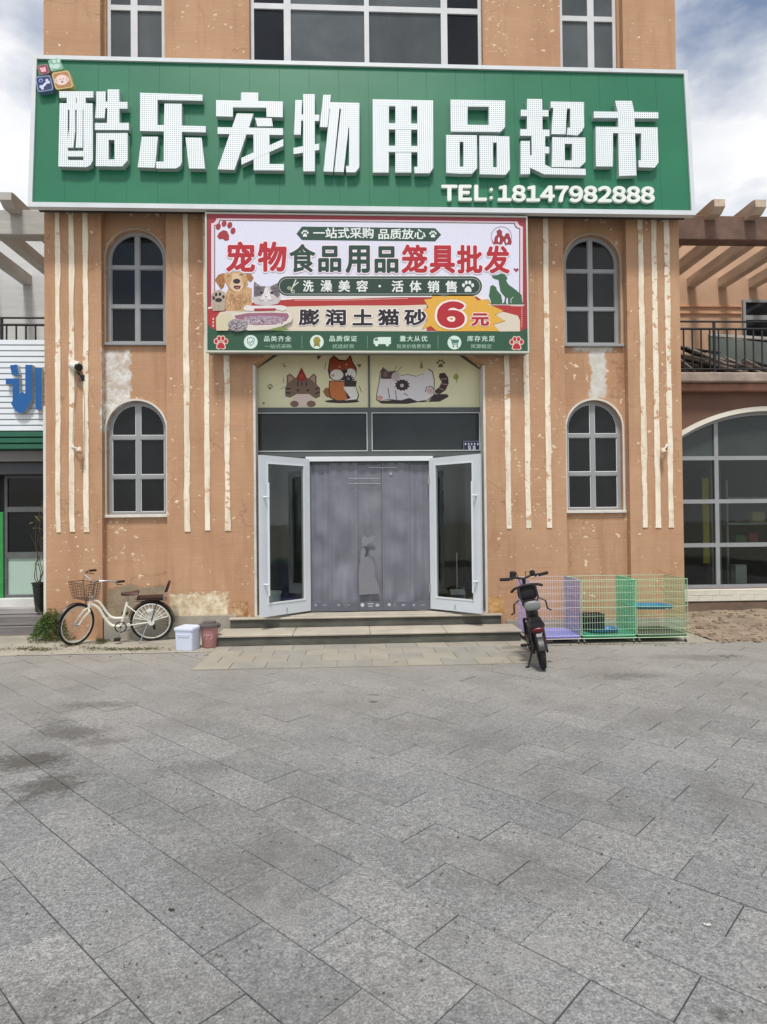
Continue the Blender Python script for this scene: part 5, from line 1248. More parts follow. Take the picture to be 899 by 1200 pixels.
lw = rect_window(wlf, 'shop_window', W(6.5, 600, yl)[0], XL-.01, zl0, zc2-.003, [], [(W(20, 600, yl)[1], W(20, 594, yl)[1])][:0]+[(W(20, 654, yl)[1], W(20, 647, yl)[1]), (W(20, 600, yl)[1], W(20, 594, yl)[1])], yl, .045, lambda i, j: M('frosted_green_panel', (168, 190, 178), .35, .05, 2, 0) if j == 0 else PANED, M('dark_shop_frame', (92, 96, 96), .45))
rect_window(wlf, 'shop_window', W(6.5, 600, yl)[0]-2.2, W(6.5, 600, yl)[0]-.16, zl0, zc2-.003, [(W(6.5, 600, yl)[0]-1.2, W(6.5, 600, yl)[0]-1.1)], [(W(20, 654, yl)[1], W(20, 647, yl)[1])], yl, .05, None, M('green_shop_frame', (48, 140, 70), .4), PANED)
part('green_jamb', MB().bbox(W(6.5, 600, yl)[0]-.155, W(6.5, 600, yl)[0]-.005, yl-.06, yl+.05, zl0, W(20, 600, yl)[1], .006), M('green_shop_frame', (48, 140, 70), .4), wlf, world=True)
part('sill_course', MB().bbox(lx0, XL-.01, YW-.1, YW+.1, W(20, 712, YW-.1)[1], zl0-.002, .008), M('white_sill_paint', (206, 208, 204), .7, .08, 3, .3, dirt=.2), wlf, world=True)
ls = thing('stone_steps', 'low grey layered stone steps in front of the left shop window', 'steps', (-6.5, .5, 0))
z1s = W(20, 722.5, .5)[1]
part('step', MB().bbox(lx0, XL-.006, .5, YW+.1, .0, z1s*.48, .012), M('layered_stone', (120, 116, 116), .85, .35, 1.6, .6, stretch=(.6, 1, 9), dirt=.5), ls, world=True)
part('step', MB().bbox(lx0, XL-.006, .53, YW+.1, z1s*.48+.003, z1s, .012), M('layered_stone', (120, 116, 116), .85, .35, 1.6, .6), ls, world=True)
part('step', MB().bbox(lx0, XL-.006, .72, YW+.1, z1s+.003, W(20, 712.5, .72)[1], .012), M('pale_stone_step', (158, 154, 152), .85, .2, 1.6, .5, stretch=(.6, 1, 5), dirt=.3), ls, world=True)

# ------------------------------------------------------------------ small wall fittings
def wpt(px, py, y): q = W(px, py, y); return Vector((q[0], y, q[1]))
cc_ = wpt(88, 430, -.1)
cctv = thing('security_camera', 'white bullet security camera with a black face on the left pilaster', 'camera', (cc_.x, 0, cc_.z))
g = MB(); fwd_ = Vector((.8, -.62, -.3)).normalized(); c0 = cc_+Vector((-.02, .05, .02)); g.tube([c0-fwd_*.10, c0-fwd_*.08, c0+fwd_*.085], [.03, .062, .062], 14); part('camera_body', g, M('cctv_white', (214, 212, 204), .4), cctv, world=True, smooth=True)
g = MB(); g.tube([c0+fwd_*.087, c0+fwd_*.12], [.058, .056], 14); part('camera_lens', g, BLACK, cctv, world=True)
g = MB(); g.tube([c0+Vector((0, 0, .05))-fwd_*.06, c0+Vector((0, 0, .052))+fwd_*.12], .03, 8); g.v = [(a, b, c if c > c0.z else c0.z+.04) for a, b, c in g.v]; part('sun_shield', MB().tube([c0+Vector((0, 0, .045))-fwd_*.08, c0+Vector((0, 0, .045))+fwd_*.13], .04, 8), M('cctv_white', (214, 212, 204), .4), cctv, world=True)
g = MB(); g.tube([c0, c0+Vector((.03, .03, -.09)), Vector((cc_.x+.06, -.002, cc_.z-.14))], .014, 8); g.box(cc_.x+.03, cc_.x+.1, -.02, -.001, cc_.z-.19, cc_.z-.1); part('wall_bracket', g, BLACK, cctv, world=True)
g = MB(); pts = [c0+Vector((.0, .03, -.04)), wpt(90.5, 441, -.03), wpt(89, 455, -.02), wpt(86.5, 480, -.02), wpt(85.5, 520, -.02)]; g.tube(pts, .005, 5); pts = [wpt(93, 440, -.03), wpt(97, 452, -.02), wpt(99, 468, -.018), wpt(99, 540, -.018)]; g.tube(pts, .004, 5); part('cable', g, M('grey_cable', (170, 160, 148), .6), cctv, world=True)
def spot(px0, py0, px1, py1, label):
    a = wpt(px0, py0, -.015); b = wpt(px1, py1, -.1)
    t = thing('wall_spotlight', label, 'light', (a.x, 0, a.z), 'little spotlights on the pilasters')
    g = MB(); g.tube([a, (a+b)/2+Vector((0, -.02, .01)), b], .011, 7); part('arm', g, TRIM, t, world=True, smooth=True)
    g = MB(); d = Vector((.1, -.5, -.8)); d.normalize(); g.tube([b-d*.05, b-d*.03, b+d*.04, b+d*.05], [.012, .03, .045, .042], 12); part('lamp_head', g, M('lamp_cream', (206, 186, 164), .5), t, world=True, smooth=True)
    g = MB(); g.tube([a+Vector((0, .0, 0)), a+Vector((0, .014, 0))], .028, 10); part('mount', g, TRIM, t, world=True)
spot(84.5, 524, 93, 527, 'small cream spotlight on the left pilaster below the security camera')
spot(782, 522, 777, 528, 'small peach spotlight on the right pilaster between the last two cream strips')

# ------------------------------------------------------------------ bicycle
def at_bike():
    A = Vector((*G(178.5, 751), 0)); B = Vector((*G(91, 755.5), 0)); d = (B-A); d.z = 0
    return A, d.normalized(), d.length
A, bd, wb = at_bike()
bike = thing('bicycle', 'cream step-through bicycle with a wire basket leaning beside the left pilaster', 'bicycle', A)
side = Vector((0, 0, 1)).cross(bd)                       # to the left of travel, towards the wall or camera
if side.y > 0: side = -side                              # 'side' points at the camera
LEAN = radians(10)
R1 = .30
K = (wb)/1.07
def bp(s, z, t=0):                                       # s forward, z up, t towards camera
    upv = Vector((0, 0, 1))*cos(LEAN)+side*sin(LEAN); tv = side*cos(LEAN)-Vector((0, 0, 1))*sin(LEAN)
    return bd*(s*K)+upv*z+tv*t
upv = Vector((0, 0, 1))*cos(LEAN)+side*sin(LEAN); tv = side*cos(LEAN)-Vector((0, 0, 1))*sin(LEAN)
def wheel(parent, c, ax, fwd, name='wheel', spokes=28, R=R1):
    wl = bpy.data.objects.new(name, None); C.objects.link(wl); wl.parent = parent; wl.location = c
    part('tyre', MB().torus((0, 0, 0), ax, R-.018, .018, 44, 8, u=fwd), RUBBER, wl, smooth=True)
    part('rim', MB().torus((0, 0, 0), ax, R-.046, .011, 44, 6, u=fwd), CHROME if parent is not bike else M('cream_rim', (216, 214, 204), .3), wl, smooth=True)
    g = MB(); a = Vector(ax).normalized(); f = Vector(fwd).normalized(); u = a.cross(f)
    for k in range(spokes):
        th = 2*pi*k/spokes; th2 = th+(.5 if k % 2 else -.5); sd_ = a*(.025 if k % 4 < 2 else -.025)
        g.tube([(f*cos(th2)+u*sin(th2))*.02+sd_, (f*cos(th)+u*sin(th))*(R-.05)], .0016, 4, False)
    part('spokes', g, CHROME, wl)
    part('hub', MB().tube([-a*.045, -a*.04, a*.04, a*.045], [.012, .02, .02, .012], 10), CHROME, wl, smooth=True)
    return wl
wheel(bike, bp(0, R1), tv, bd)
TURN = radians(52)
fx = (bd*cos(TURN)+side*sin(TURN)).normalized(); fax = upv.cross(fx).normalized(); fxx = fax.cross(upv).normalized()
if fax.dot(tv) < 0: fax = -fax
wheel(bike, bp(1.07, R1), fax, fx)
def bt(pts, r, name, mat, n=8):
    part(name, MB().tube([bp(*q) for q in pts], r, n), mat, bike, smooth=True)
def sm_curve(pts, k=5):
    P_ = [Vector(q) if len(q) == 3 else Vector((*q, 0)) for q in pts]; res = []
    for i in range(len(P_)-1):
        a, b, c, d = P_[max(i-1, 0)], P_[i], P_[i+1], P_[min(i+2, len(P_)-1)]
        for j in range(k):
            t = j/k; res.append(.5*((2*b)+(-a+c)*t+(2*a-5*b+4*c-d)*t*t+(-a+3*b-3*c+d)*t*t*t))
    res.append(P_[-1]); return [tuple(v) for v in res]
bt(sm_curve([(.875, .60), (.76, .53), (.66, .36), (.57, .26), (.445, .245)]), .021, 'lower_frame_tube', BIKEW)
bt(sm_curve([(.862, .665), (.74, .61), (.63, .44), (.55, .375), (.42, .365)]), .017, 'upper_frame_tube', BIKEW)
bt([(.887, .54), (.835, .72)], .024, 'head_tube', BIKEW)
bt([(.445, .25), (.345, .60)], .019, 'seat_tube', BIKEW)
bt([(.345, .60), (.33, .68)], .013, 'seat_post', CHROME)
for t in (-.05, .05):
    bt([(.445, .25, t*.5), (.02, R1, t)], .011, 'chain_stay', BIKEW)
    bt([(.36, .56, t*.4), (.02, R1, t)], .008, 'seat_stay', BIKEW)
hub = bp(1.07, R1)
crown = bp(.90, .53)
for t in (-.045, .045):
    g = MB(); g.tube([crown+fax*0, crown+fax*t*1.2+fx*.02-upv*.03, crown.lerp(hub, .55)+fax*t+fx*.01, hub+fax*t], [.016, .015, .013, .011], 8); part('fork_blade', g, BIKEW, bike, smooth=True)
top = bp(.80, .90)
hax = (fax*cos(radians(9))-upv*sin(radians(9))).normalized()
g = MB(); g.tube([bp(.835, .72), top], .013, 8); part('stem', g, CHROME, bike, smooth=True)
for sgn_ in (-1, 1):
    e = top+hax*sgn_*.28-fx*.17+upv*.08; mid = top+hax*sgn_*.14+upv*.07+fx*.03
    g = MB(); g.tube([top, top+hax*sgn_*.05+upv*.03+fx*.02, mid, top+hax*sgn_*.23-fx*.04+upv*.09, e], .011, 8); part('handlebar', g, CHROME, bike, smooth=True)
    g = MB(); g.tube([e+fx*.02, e-fx*.11], [.017, .016], 8); part('grip', g, BLACK, bike, smooth=True)
    g = MB(); g.tube([e+fx*.03, e+fx*.04-upv*.03+fax*sgn_*.01, e-fx*.07-upv*.05], .006, 6); part('brake_lever', g, BLACK, bike)
    g = MB(); g.tube([e+fx*.04, top+fx*.12+upv*.05+fax*sgn_*.08, crown+fx*.04+upv*.04], .004, 5); part('brake_cable', g, BLACK, bike)
# bell
part('bell', MB().lathe([(.0, .0), (.022, .0), (.02, .012), (.006, .024)], top+upv*.085+fax*.1, 10), CHROME, bike, smooth=True)
# saddle
vs = []; fs = []; prof = [(.43, .012), (.38, .03), (.30, .055), (.22, .085), (.18, .08)]
g = MB(); n = 10
for i, (s_, w_) in enumerate(prof):
    for k in range(n):
        th = 2*pi*k/n; vs.append(bp(s_, .72+.028*sin(th)*(1 if sin(th) > 0 else .9)+(.015 if i > 2 else 0), w_*cos(th)))
for i in range(len(prof)-1):
    for k in range(n): fs.append((i*n+k, i*n+(k+1) % n, (i+1)*n+(k+1) % n, (i+1)*n+k))
fs += [tuple(range(n)), tuple((len(prof)-1)*n+k for k in range(n))]
part('saddle', g.add(vs, fs), M('brown_saddle', (74, 42, 36), .5, .2, 8, .2), bike, smooth=True)
# rear carrier with pad and backrest
g = MB()
for t in (-.06, .06): g.tube([bp(.24, .62, t), bp(-.22, .63, t)], .007, 6); g.tube([bp(-.1, .63, t), bp(.0, R1+.02, t*1.1)], .006, 6)
for s_ in (.2, .08, -.04, -.16, -.22): g.tube([bp(s_, .625, -.06), bp(s_, .625, .06)], .006, 6)
part('carrier', g, BLACK, bike)
g = MB(); q = [bp(s_, z_, t_) for z_ in (.64, .675) for s_, t_ in ((.2, -.07), (.2, .07), (-.18, .08), (-.18, -.08))]
g.add(q, [(0, 1, 2, 3), (4, 5, 6, 7), (0, 1, 5, 4), (1, 2, 6, 5), (2, 3, 7, 6), (3, 0, 4, 7)]); part('carrier_pad', g, MAROON, bike)
g = MB()
for t in (-.06, .06): g.tube([bp(-.17, .64, t), bp(-.21, .76, t), bp(-.255, .86, t)], .007, 6)
part('backrest_frame', g, CHROME, bike)
g = MB(); g.tube([bp(-.215, .76, 0), bp(-.235, .81, 0), bp(-.262, .875, 0)], [.03, .036, .025], 10); g.v = [tuple(Vector(v)) for v in g.v]; part('backrest', MB().add([bp(s_, z_, t_) for s_, z_ in ((-.2, .75), (-.245, .745), (-.29, .875), (-.255, .885)) for t_ in (-.075, .075)], [(0, 1, 3, 2), (2, 3, 5, 4), (4, 5, 7, 6), (6, 7, 1, 0), (0, 2, 4, 6), (1, 3, 5, 7)]), MAROON, bike)
# fan-shaped skirt guard
for t in (-.055, .055):
    g = MB(); c0 = (0, R1)
    a0, a1 = radians(12), radians(166)
    outer_ = [(.255*cos(a0+(a1-a0)*k/22), R1+.02+.255*sin(a0+(a1-a0)*k/22), t) for k in range(23)]
    g.tube([bp(*q) for q in outer_], .0065, 6)
    for k in range(0, 23, 2): g.tube([bp(outer_[k][0]*.16, R1+.02+(outer_[k][1]-R1-.02)*.16, t), bp(*outer_[k])], .0048, 5)
    mid_ = [(.17*cos(a0+(a1-a0)*k/22), R1+.02+.17*sin(a0+(a1-a0)*k/22), t) for k in range(23)]; g.tube([bp(*q) for q in mid_], .004, 5)
    for k in range(8):
        th = 2*pi*k/8; g.tube([bp(.02, R1+.17, t), bp(.02+.045*cos(th), R1+.17+.045*sin(th), t)], [.012, .006], 6)
    g.tube([bp(0, R1, t-.006), bp(0, R1, t+.008)], .045, 14)
    part('skirt_guard', g, M('white_guard_plastic', (236, 236, 230), .4), bike)
# mudguards
def mudguard(c, ax, f, u, a0, a1, R, name, mat):
    vs = []; n = 20
    for k in range(n+1):
        a = a0+(a1-a0)*k/n; d = f*cos(a)+u*sin(a)
        for w_, h in ((-.024, -.01), (0, .004), (.024, -.01)): vs.append(c+d*(R+h)+ax*w_)
    fs = [(i*3+j, i*3+j+1, i*3+j+4, i*3+j+3) for i in range(n) for j in range(2)]
    part(name, MB().add(vs, fs), mat, bike, smooth=True)
mudguard(bp(0, R1), tv, bd, upv, radians(10), radians(185), R1+.018, 'rear_mudguard', M('dark_mudguard', (58, 52, 50), .4))
mudguard(hub, fax, fx, upv, radians(20), radians(150), R1+.018, 'front_mudguard', M('dark_mudguard', (58, 52, 50), .4))
# cranks and chain
bb = bp(.445, .245)
g = MB(); g.torus(bp(.445, .245, .045), tv, .075, .008, 22, 6); g.tube([bp(.445, .245, -.06), bp(.445, .245, .07)], .016, 8); part('chainring', g, BLACK, bike, smooth=True)
g = MB(); g.tube([bp(.445, .32, .05), bp(.02, R1+.03, .05)], .005, 5); g.tube([bp(.445, .17, .05), bp(.02, R1-.03, .05)], .005, 5); part('chain', g, BLACK, bike)
for sgn_ in (-1, 1):
    th = radians(-75 if sgn_ > 0 else 105)
    e_ = (.445+.16*cos(th), .245+.16*sin(th), sgn_*.075)
    g = MB(); g.tube([bp(.445, .245, sgn_*.065), bp(*e_)], .009, 6); part('crank', g, CHROME, bike)
    g = MB(); q = [bp(e_[0]+a, e_[1]+b, e_[2]+c) for a in (-.045, .045) for b in (-.012, .012) for c in ((0, sgn_*.08))]
    g.add(q, [(0, 1, 3, 2), (4, 5, 7, 6), (0, 1, 5, 4), (2, 3, 7, 6), (0, 2, 6, 4), (1, 3, 7, 5)]); part('pedal', g, BLACK, bike)
g = MB(); ks = bp(.06, R1-.03, .07); ke = bp(.16, .0, .22); ke.z = .006; g.tube([ks, ke], .009, 6); part('kickstand', g, CHROME, bike)
g = MB(); g.torus(bp(.08, R1+.05, .0), tv, .0, .0, 3, 3) if False else g.tube([bp(-.02, R1-.02, -.06), bp(-.03, R1-.14, -.05)], .02, 6); part('derailleur', g, BLACK, bike)
# basket
bc = top+fx*.17-upv*.10
g = MB(); bwid, bdep, bh = .17, .12, .23
def bk(a, b, c): return bc+fax*(a*(1 if c > 0 else 1)*(.78+.22*(c+bh/2)/bh))+fx*(b*(.75+.25*(c+bh/2)/bh))+upv*c
rows_ = 7
for i in range(rows_):
    c = -bh/2+bh*i/(rows_-1); r_ = .005 if i == rows_-1 else .0028
    g.tube([bk(-bwid, -bdep, c), bk(bwid, -bdep, c), bk(bwid, bdep, c), bk(-bwid, bdep, c), bk(-bwid, -bdep, c)], r_, 5)
for k in range(9):
    a = -bwid+2*bwid*k/8
    for b in (-bdep, bdep): g.tube([bk(a, b, -bh/2), bk(a, b, bh/2)], .0026, 4)
    g.tube([bk(a, -bdep, -bh/2), bk(a, bdep, -bh/2)], .0026, 4)
for k in range(6):
    b = -bdep+2*bdep*k/5
    for a in (-bwid, bwid): g.tube([bk(a, b, -bh/2), bk(a, b, bh/2)], .0026, 4)
part('basket', g, M('brown_wire', (84, 66, 56), .5), bike)

# ------------------------------------------------------------------ electric bike
eA = Vector((*G(637, 784.5), 0)); eB = Vector((*G(625, 764.5), 0))
ed = (eB-eA).normalized(); ewb = .98
eb = thing('electric_bike', 'black electric bike with a red tail light parked before the lilac cage', 'electric bike', eA)
eright = ed.cross(Vector((0, 0, 1))); EL = radians(8)
eu = Vector((0, 0, 1))*cos(EL)-eright*sin(EL); er = eright*cos(EL)+Vector((0, 0, 1))*sin(EL)
def ep(s, z, t=0): return ed*s+eu*z+er*t
ER = .2
def ewheel(c, ax, f):
    wl = bpy.data.objects.new('wheel', None); C.objects.link(wl); wl.parent = eb; wl.location = c
    part('tyre', MB().torus((0, 0, 0), ax, ER-.032, .032, 36, 9, u=f), RUBBER, wl, smooth=True)
    g = MB(); a = Vector(ax).normalized(); f = Vector(f).normalized(); u = a.cross(f)
    g.torus((0, 0, 0), ax, ER-.068, .012, 30, 6)
    for k in range(5): th = 2*pi*k/5; g.tube([(f*cos(th)+u*sin(th))*.03, (f*cos(th)+u*sin(th))*(ER-.07)], .012, 6)
    g.tube([-a*.05, a*.05], .05, 14); part('rim', g, M('dark_alloy', (54, 52, 54), .4, metal=.5), wl, smooth=True)
ewheel(ep(0, ER), er, ed)
ETURN = radians(8); ef = (ed*cos(ETURN)-eright*sin(ETURN)).normalized(); eax = ef.cross(eu).normalized()
ewheel(ep(ewb, ER), eax, ef)
def et(pts, r, name, mat, n=8): part(name, MB().tube([ep(*q) for q in pts], r, n), mat, eb, smooth=True)
DP = M('dark_purple_paint', (44, 34, 52), .35, .1, 4, 0)
et(sm_curve([(.12, .32), (.3, .27), (.62, .27), (.76, .38), (.84, .62)], 5), .03, 'main_tube', DP)
et([(.80, .55), (.86, .42), (.89, .3)], .026, 'fork_crown', BLACK)
for t in (-.06, .06): et([(.87, .46, t), (ewb, ER, t)], .017, 'fork_leg', BLACK); et([(.86, .44, 0), (.87, .46, t)], .016, 'fork_yoke', BLACK)
et([(.80, .55), (.76, .86), (.73, .98)], .022, 'steering_column', BLACK)
# deck, battery case, rear arms
def ebox(s0, s1, z0, z1, w, name, mat, tw=None, lab=None):
    tw = tw or w; q = [ep(s, z, t*(w if z == z0 else tw)) for s in (s0, s1) for z in (z0, z1) for t in (-1, 1)]
    part(name, MB().add(q, [(0, 1, 3, 2), (4, 5, 7, 6), (0, 1, 5, 4), (2, 3, 7, 6), (0, 2, 6, 4), (1, 3, 7, 5)]), mat, eb, label=lab)
ebox(.28, .68, .2, .3, .09, 'battery_case', BLACK); ebox(.22, .42, .3, .52, .055, 'side_panel', DP, .075)
for t in (-.075, .075): et([(.34, .26, t), (.0, ER, t)], .016, 'swing_arm', BLACK); et([(.1, .5, t), (.03, ER+.02, t)], .016, 'rear_shock', M('dark_spring', (52, 34, 38), .4))
et([(.3, .5), (.28, .68)], .022, 'seat_post', BLACK)
# saddle: black sides with a grey back
def blob(cs, cz_, ct, ls, lz, lt, name, mat, pw=1):
    vs = []; fs = []; nu, nv = 14, 9
    for j in range(nv+1):
        ph = -pi/2+pi*j/nv
        for i in range(nu):
            th = 2*pi*i/nu
            x, y_, z = cos(ph)*cos(th), cos(ph)*sin(th), sin(ph)
            f = lambda v: (abs(v)**.7)*(1 if v >= 0 else -1)
            vs.append(ep(cs+ls*f(x), cz_+lz*f(z), ct+lt*f(y_)))
    for j in range(nv):
        for i in range(nu): fs.append((j*nu+i, j*nu+(i+1) % nu, (j+1)*nu+(i+1) % nu, (j+1)*nu+i))
    part(name, MB().add(vs, fs), mat, eb, smooth=True)
blob(.30, .72, 0, .17, .045, .10, 'saddle', BLACK)
blob(.13, .715, 0, .035, .06, .095, 'saddle_back', M('grey_saddle_vinyl', (118, 122, 120), .4, .1, 8, .1))
blob(.31, .60, 0, .09, .07, .07, 'seat_cover', BLACK)
# curved backrest bar on a bag in front of the saddle
g = MB(); g.tube([ep(.5, .86, -.19), ep(.46, .90, -.15), ep(.45, .925, -.05), ep(.45, .93, .05), ep(.46, .92, .13), ep(.5, .895, .19)], .017, 8); part('child_handrail', g, BLACK, eb, smooth=True)
blob(.52, .83, 0, .06, .10, .12, 'front_bag', M('black_cloth', (30, 26, 32), .8, .3, 10, .4))
g = MB(); g.tube([ep(.45, .92, -.1), ep(.4, .78, -.1), ep(.34, .66, -.06)], .012, 6); g.tube([ep(.45, .92, .1), ep(.4, .78, .11), ep(.34, .66, .06)], .012, 6); part('rail_support', g, BLACK, eb)
for t in (-1, 1):
    g = MB(); g.tube([ep(.42, .76, t*.12), ep(.4, .72, t*.19), ep(.4, .62, t*.2), ep(.4, .6, t*.24)], .011, 6); part('foot_rest', g, BLACK, eb)
# handlebar
hc = ep(.72, .98)
for sg_ in (-1, 1):
    e = hc+eax*sg_*.27+eu*.035-ef*.05; g = MB(); g.tube([hc, hc+eax*sg_*.1+eu*.03, e], .014, 8); part('handlebar', g, BLACK, eb, smooth=True)
    g = MB(); d_ = (e-hc).normalized(); g.tube([e-d_*.09, e+d_*.035], .021, 9); part('grip', g, RUBBER, eb, smooth=True)
    g = MB(); g.tube([e-d_*.08+ef*.04, e+ef*.06], .008, 6); g.tube([e-d_*.12, e-d_*.12+ef*.04], .016, 6); part('brake_lever', g, BLACK, eb)
    g = MB(); g.tube([e-d_*.1+ef*.03, hc+ef*.09+eu*.08+eax*sg_*.06, ep(.83, .75)], .005, 5); part('brake_cable', g, BLACK, eb)
blobp = hc+eu*.06+ef*.03-eax*.12
g = MB(); g.lathe([(.03, -.045), (.042, -.02), (.042, .04), (.03, .05)], blobp, 10); part('phone_holder', g, BLACK, eb)
g = MB(); g.lathe([(.01, -.02), (.035, -.01), (.035, .03), (.012, .045)], hc+eax*.12+eu*.05, 10); part('light_switch', g, BLACK, eb)
g = MB(); g.lathe([(.035, 0), (.055, .05), (.05, .06)], ep(.86, .74), 12, 'Y'); part('headlight', g, CHROME, eb)
# rear mudguard, carrier, tail light, plate
vs = []; n = 16
for k in range(n+1):
    a = radians(40)+radians(165-40)*k/n; d = ed*cos(a)+eu*sin(a)
    for w_, h in ((-.05, -.02), (-.03, .003), (.03, .003), (.05, -.02)): vs.append(ep(0, ER)+d*(ER+.025+h)+er*w_)
part('rear_mudguard', MB().add(vs, [(i*4+j, i*4+j+1, i*4+j+5, i*4+j+4) for i in range(n) for j in range(3)]), BLACK, eb, smooth=True)
ebox(-.08, .22, .50, .545, .085, 'carrier', BLACK, .075); ebox(-.02, .12, .548, .59, .07, 'carrier_box', BLACK, .055)
blob(-.09, .468, 0, .025, .03, .07, 'tail_light', M('red_lens', (84, 14, 22), .25, .1, 20, 0))
ebox(-.115, -.105, .37, .43, .028, 'reflector_plate', M('pale_plate', (176, 170, 168), .5), .032)
g = MB(); ks, ke = ep(.12, .26, -.06), ep(.06, 0, -.2); ke = Vector((*G(619.3, 782.5), 0))-eA+Vector((0, 0, .01)); g.tube([ks, ks.lerp(ke, .6), ke], .012, 7); g.tube([ke, ke+Vector((-.03, -.01, -.003))], .014, 6); part('kickstand', g, IRON, eb)
for t in (-1, 1): et([(.3, .24, t*.08), (.3, .24, t*.15)], .01, 'pedal_axle', BLACK); ebox(.26, .34, .225, .25, .001, 'pedal', BLACK, .001) if False else part('pedal', MB().add([ep(a, b, t*c) for a in (.26, .34) for b in (.228, .252) for c in (.12, .19)], [(0, 1, 3, 2), (4, 5, 7, 6), (0, 1, 5, 4), (2, 3, 7, 6), (0, 2, 6, 4), (1, 3, 7, 5)]), BLACK, eb)

# ------------------------------------------------------------------ wire cages
def wire_mat(name, col): return M(name, col, .4, .08, 6, 0)
def cage(x0, x1, yf, yb, colf, cols, tray, label, shelf=False):
    c = thing('wire_cage', label, 'cage', ((x0+x1)/2, (yf+yb)/2, 0), 'wire pet cages right of the steps')
    zb, zt_ = .115, .88; r = .0016; pit_ = .035
    def panel(name, p0, p1, mat, dens=1.0, top=zt_, rr=r, skew=0, door=False):
        g = MB(); L_ = (Vector(p1)-Vector(p0)).length; n = max(2, int(L_/(pit_*dens)))
        for k in range(n+1):
            q = Vector(p0).lerp(Vector(p1), k/n); h = top+.004*sin(k*1.7)
            g.tube([(q.x, q.y, zb), (q.x, q.y, h)], rr*(1.8 if k in (0, n) else 1), 4, False)
        for i, z in enumerate((zb+.0, .2, .29, .38, .5, .6, .7, .79, top-.005)):
            off = .004*sin(i*2.1)
            g.tube([(p0[0], p0[1]-.003, z+off), ((p0[0]+p1[0])/2, (p0[1]+p1[1])/2-.003, z-off), (p1[0], p1[1]-.003, z+off*.5)], rr*(2.0 if i in (0, 4, 8) else 1.25), 5, False)
        return part(name, g, mat, c, world=True)
    mf, ms = wire_mat('cage_wire_'+colf[0], colf[1]), wire_mat('cage_wire_'+cols[0], cols[1])
    panel('front_panel', (x0, yf, 0), (x1, yf, 0), mf); panel('back_panel', (x0, yb, 0), (x1, yb, 0), ms if shelf is None else mf)
    panel('side_panel', (x0, yf+.005, 0), (x0, yb-.005, 0), ms, .8, rr=.0022); panel('side_panel', (x1, yf+.005, 0), (x1, yb-.005, 0), ms, .8, rr=.0022)
    # door latch
    g = MB(); xd = x0+(x1-x0)*.55; g.box(xd, xd+.04, yf-.014, yf-.006, .45, .475); part('latch', g, CHROME, c, world=True)
    g = MB(); g.bbox(x0+.012, x1-.012, yf+.012, yb-.012, .085, .118, .006); part('tray', g, tray, c, world=True)
    g = MB(); 
    for (a, b) in (((x0, yf), (x1, yf)), ((x1, yf), (x1, yb)), ((x1, yb), (x0, yb)), ((x0, yb), (x0, yf))): g.tube([(*a, .075), (*b, .075)], .006, 6)
    part('base_frame', g, mf, c, world=True)
    for (a, b) in ((x0+.03, yf+.02), (x1-.03, yf+.02), (x0+.03, yb-.02), (x1-.03, yb-.02)):
        g = MB(); g.tube([(a, b, .075), (a, b, .045)], .007, 6); g.box(a-.012, a+.012, b-.02, b+.008, .02, .048)
        cs = part('caster', g, CHROME, c, world=True)
        g = MB(); g.tube([(a-.009, b-.008, .021), (a+.009, b-.008, .021)], .021, 12); part('caster_wheel', g, BLACK, cs, world=True)
    return c
yf = -1.02; yb = -.36
cx1a, cx1b = 2.40, W(681.5, 740, yf)[0]; cx2b = W(746, 740, yf)[0]; cx3b = W(806.5, 740, yf)[0]
LIL = ('lilac', (172, 158, 204)); PIN = ('pale_pink', (214, 200, 206)); TEAL = ('teal', (96, 222, 176)); PGR = ('pale_green', (176, 216, 170))
c1 = cage(cx1a, cx1b-.008, yf, yb, PIN, LIL, M('lilac_blue_tray', (122, 134, 206), .35, .06, 3, 0), 'lilac wire pet cage behind the electric bike, leftmost of the three')
c2 = cage(cx1b+.012, cx2b-.006, yf, yb, ('green_white', (190, 222, 186)), TEAL, M('green_tray', (52, 140, 112), .35), 'teal wire pet cage holding a black basket, middle one of the three')
c3 = cage(cx2b+.014, cx3b, yf, yb, PGR, ('mint', (120, 176, 130)), M('dark_green_tray', (70, 84, 74), .5), 'pale green wire pet cage with a blue tray halfway up, rightmost of the three')
for cage_, x_ in ((c1, cx1b-.008), (c2, cx2b-.006)):       # netting that covers the right-hand flank
    m, nt, b = newmat('flank_net_%s' % ('lilac' if cage_ is c1 else 'teal')); col = rgb(146, 142, 206) if cage_ is c1 else rgb(96, 206, 164)
    wv = noise_(nt, coords(nt), 120, 2); nt.links.new(ramp_(nt, noise_(nt, coords(nt), 9, 4), .35, .65, tuple(v*.8 for v in col[:3])+(1,), col), b.inputs['Base Color'])
    nt.links.new(ramp_(nt, wv, .4, .56, (.0,)*3+(1,), (.62,)*3+(1,)), b.inputs['Alpha']); b.inputs['Roughness'].default_value = .5
    vs = []; fs = []
    for j in range(9):
        for i in range(9):
            vs.append((x_-.006+.006*sin(i*1.3+j), yf+.02+(yb-yf-.04)*i/8, .13+.74*j/8))
    for j in range(8):
        for i in range(8): a = j*9+i; fs.append((a, a+1, a+10, a+9))
    part('flank_net', MB().add(vs, fs), m, cage_, world=True, smooth=True)
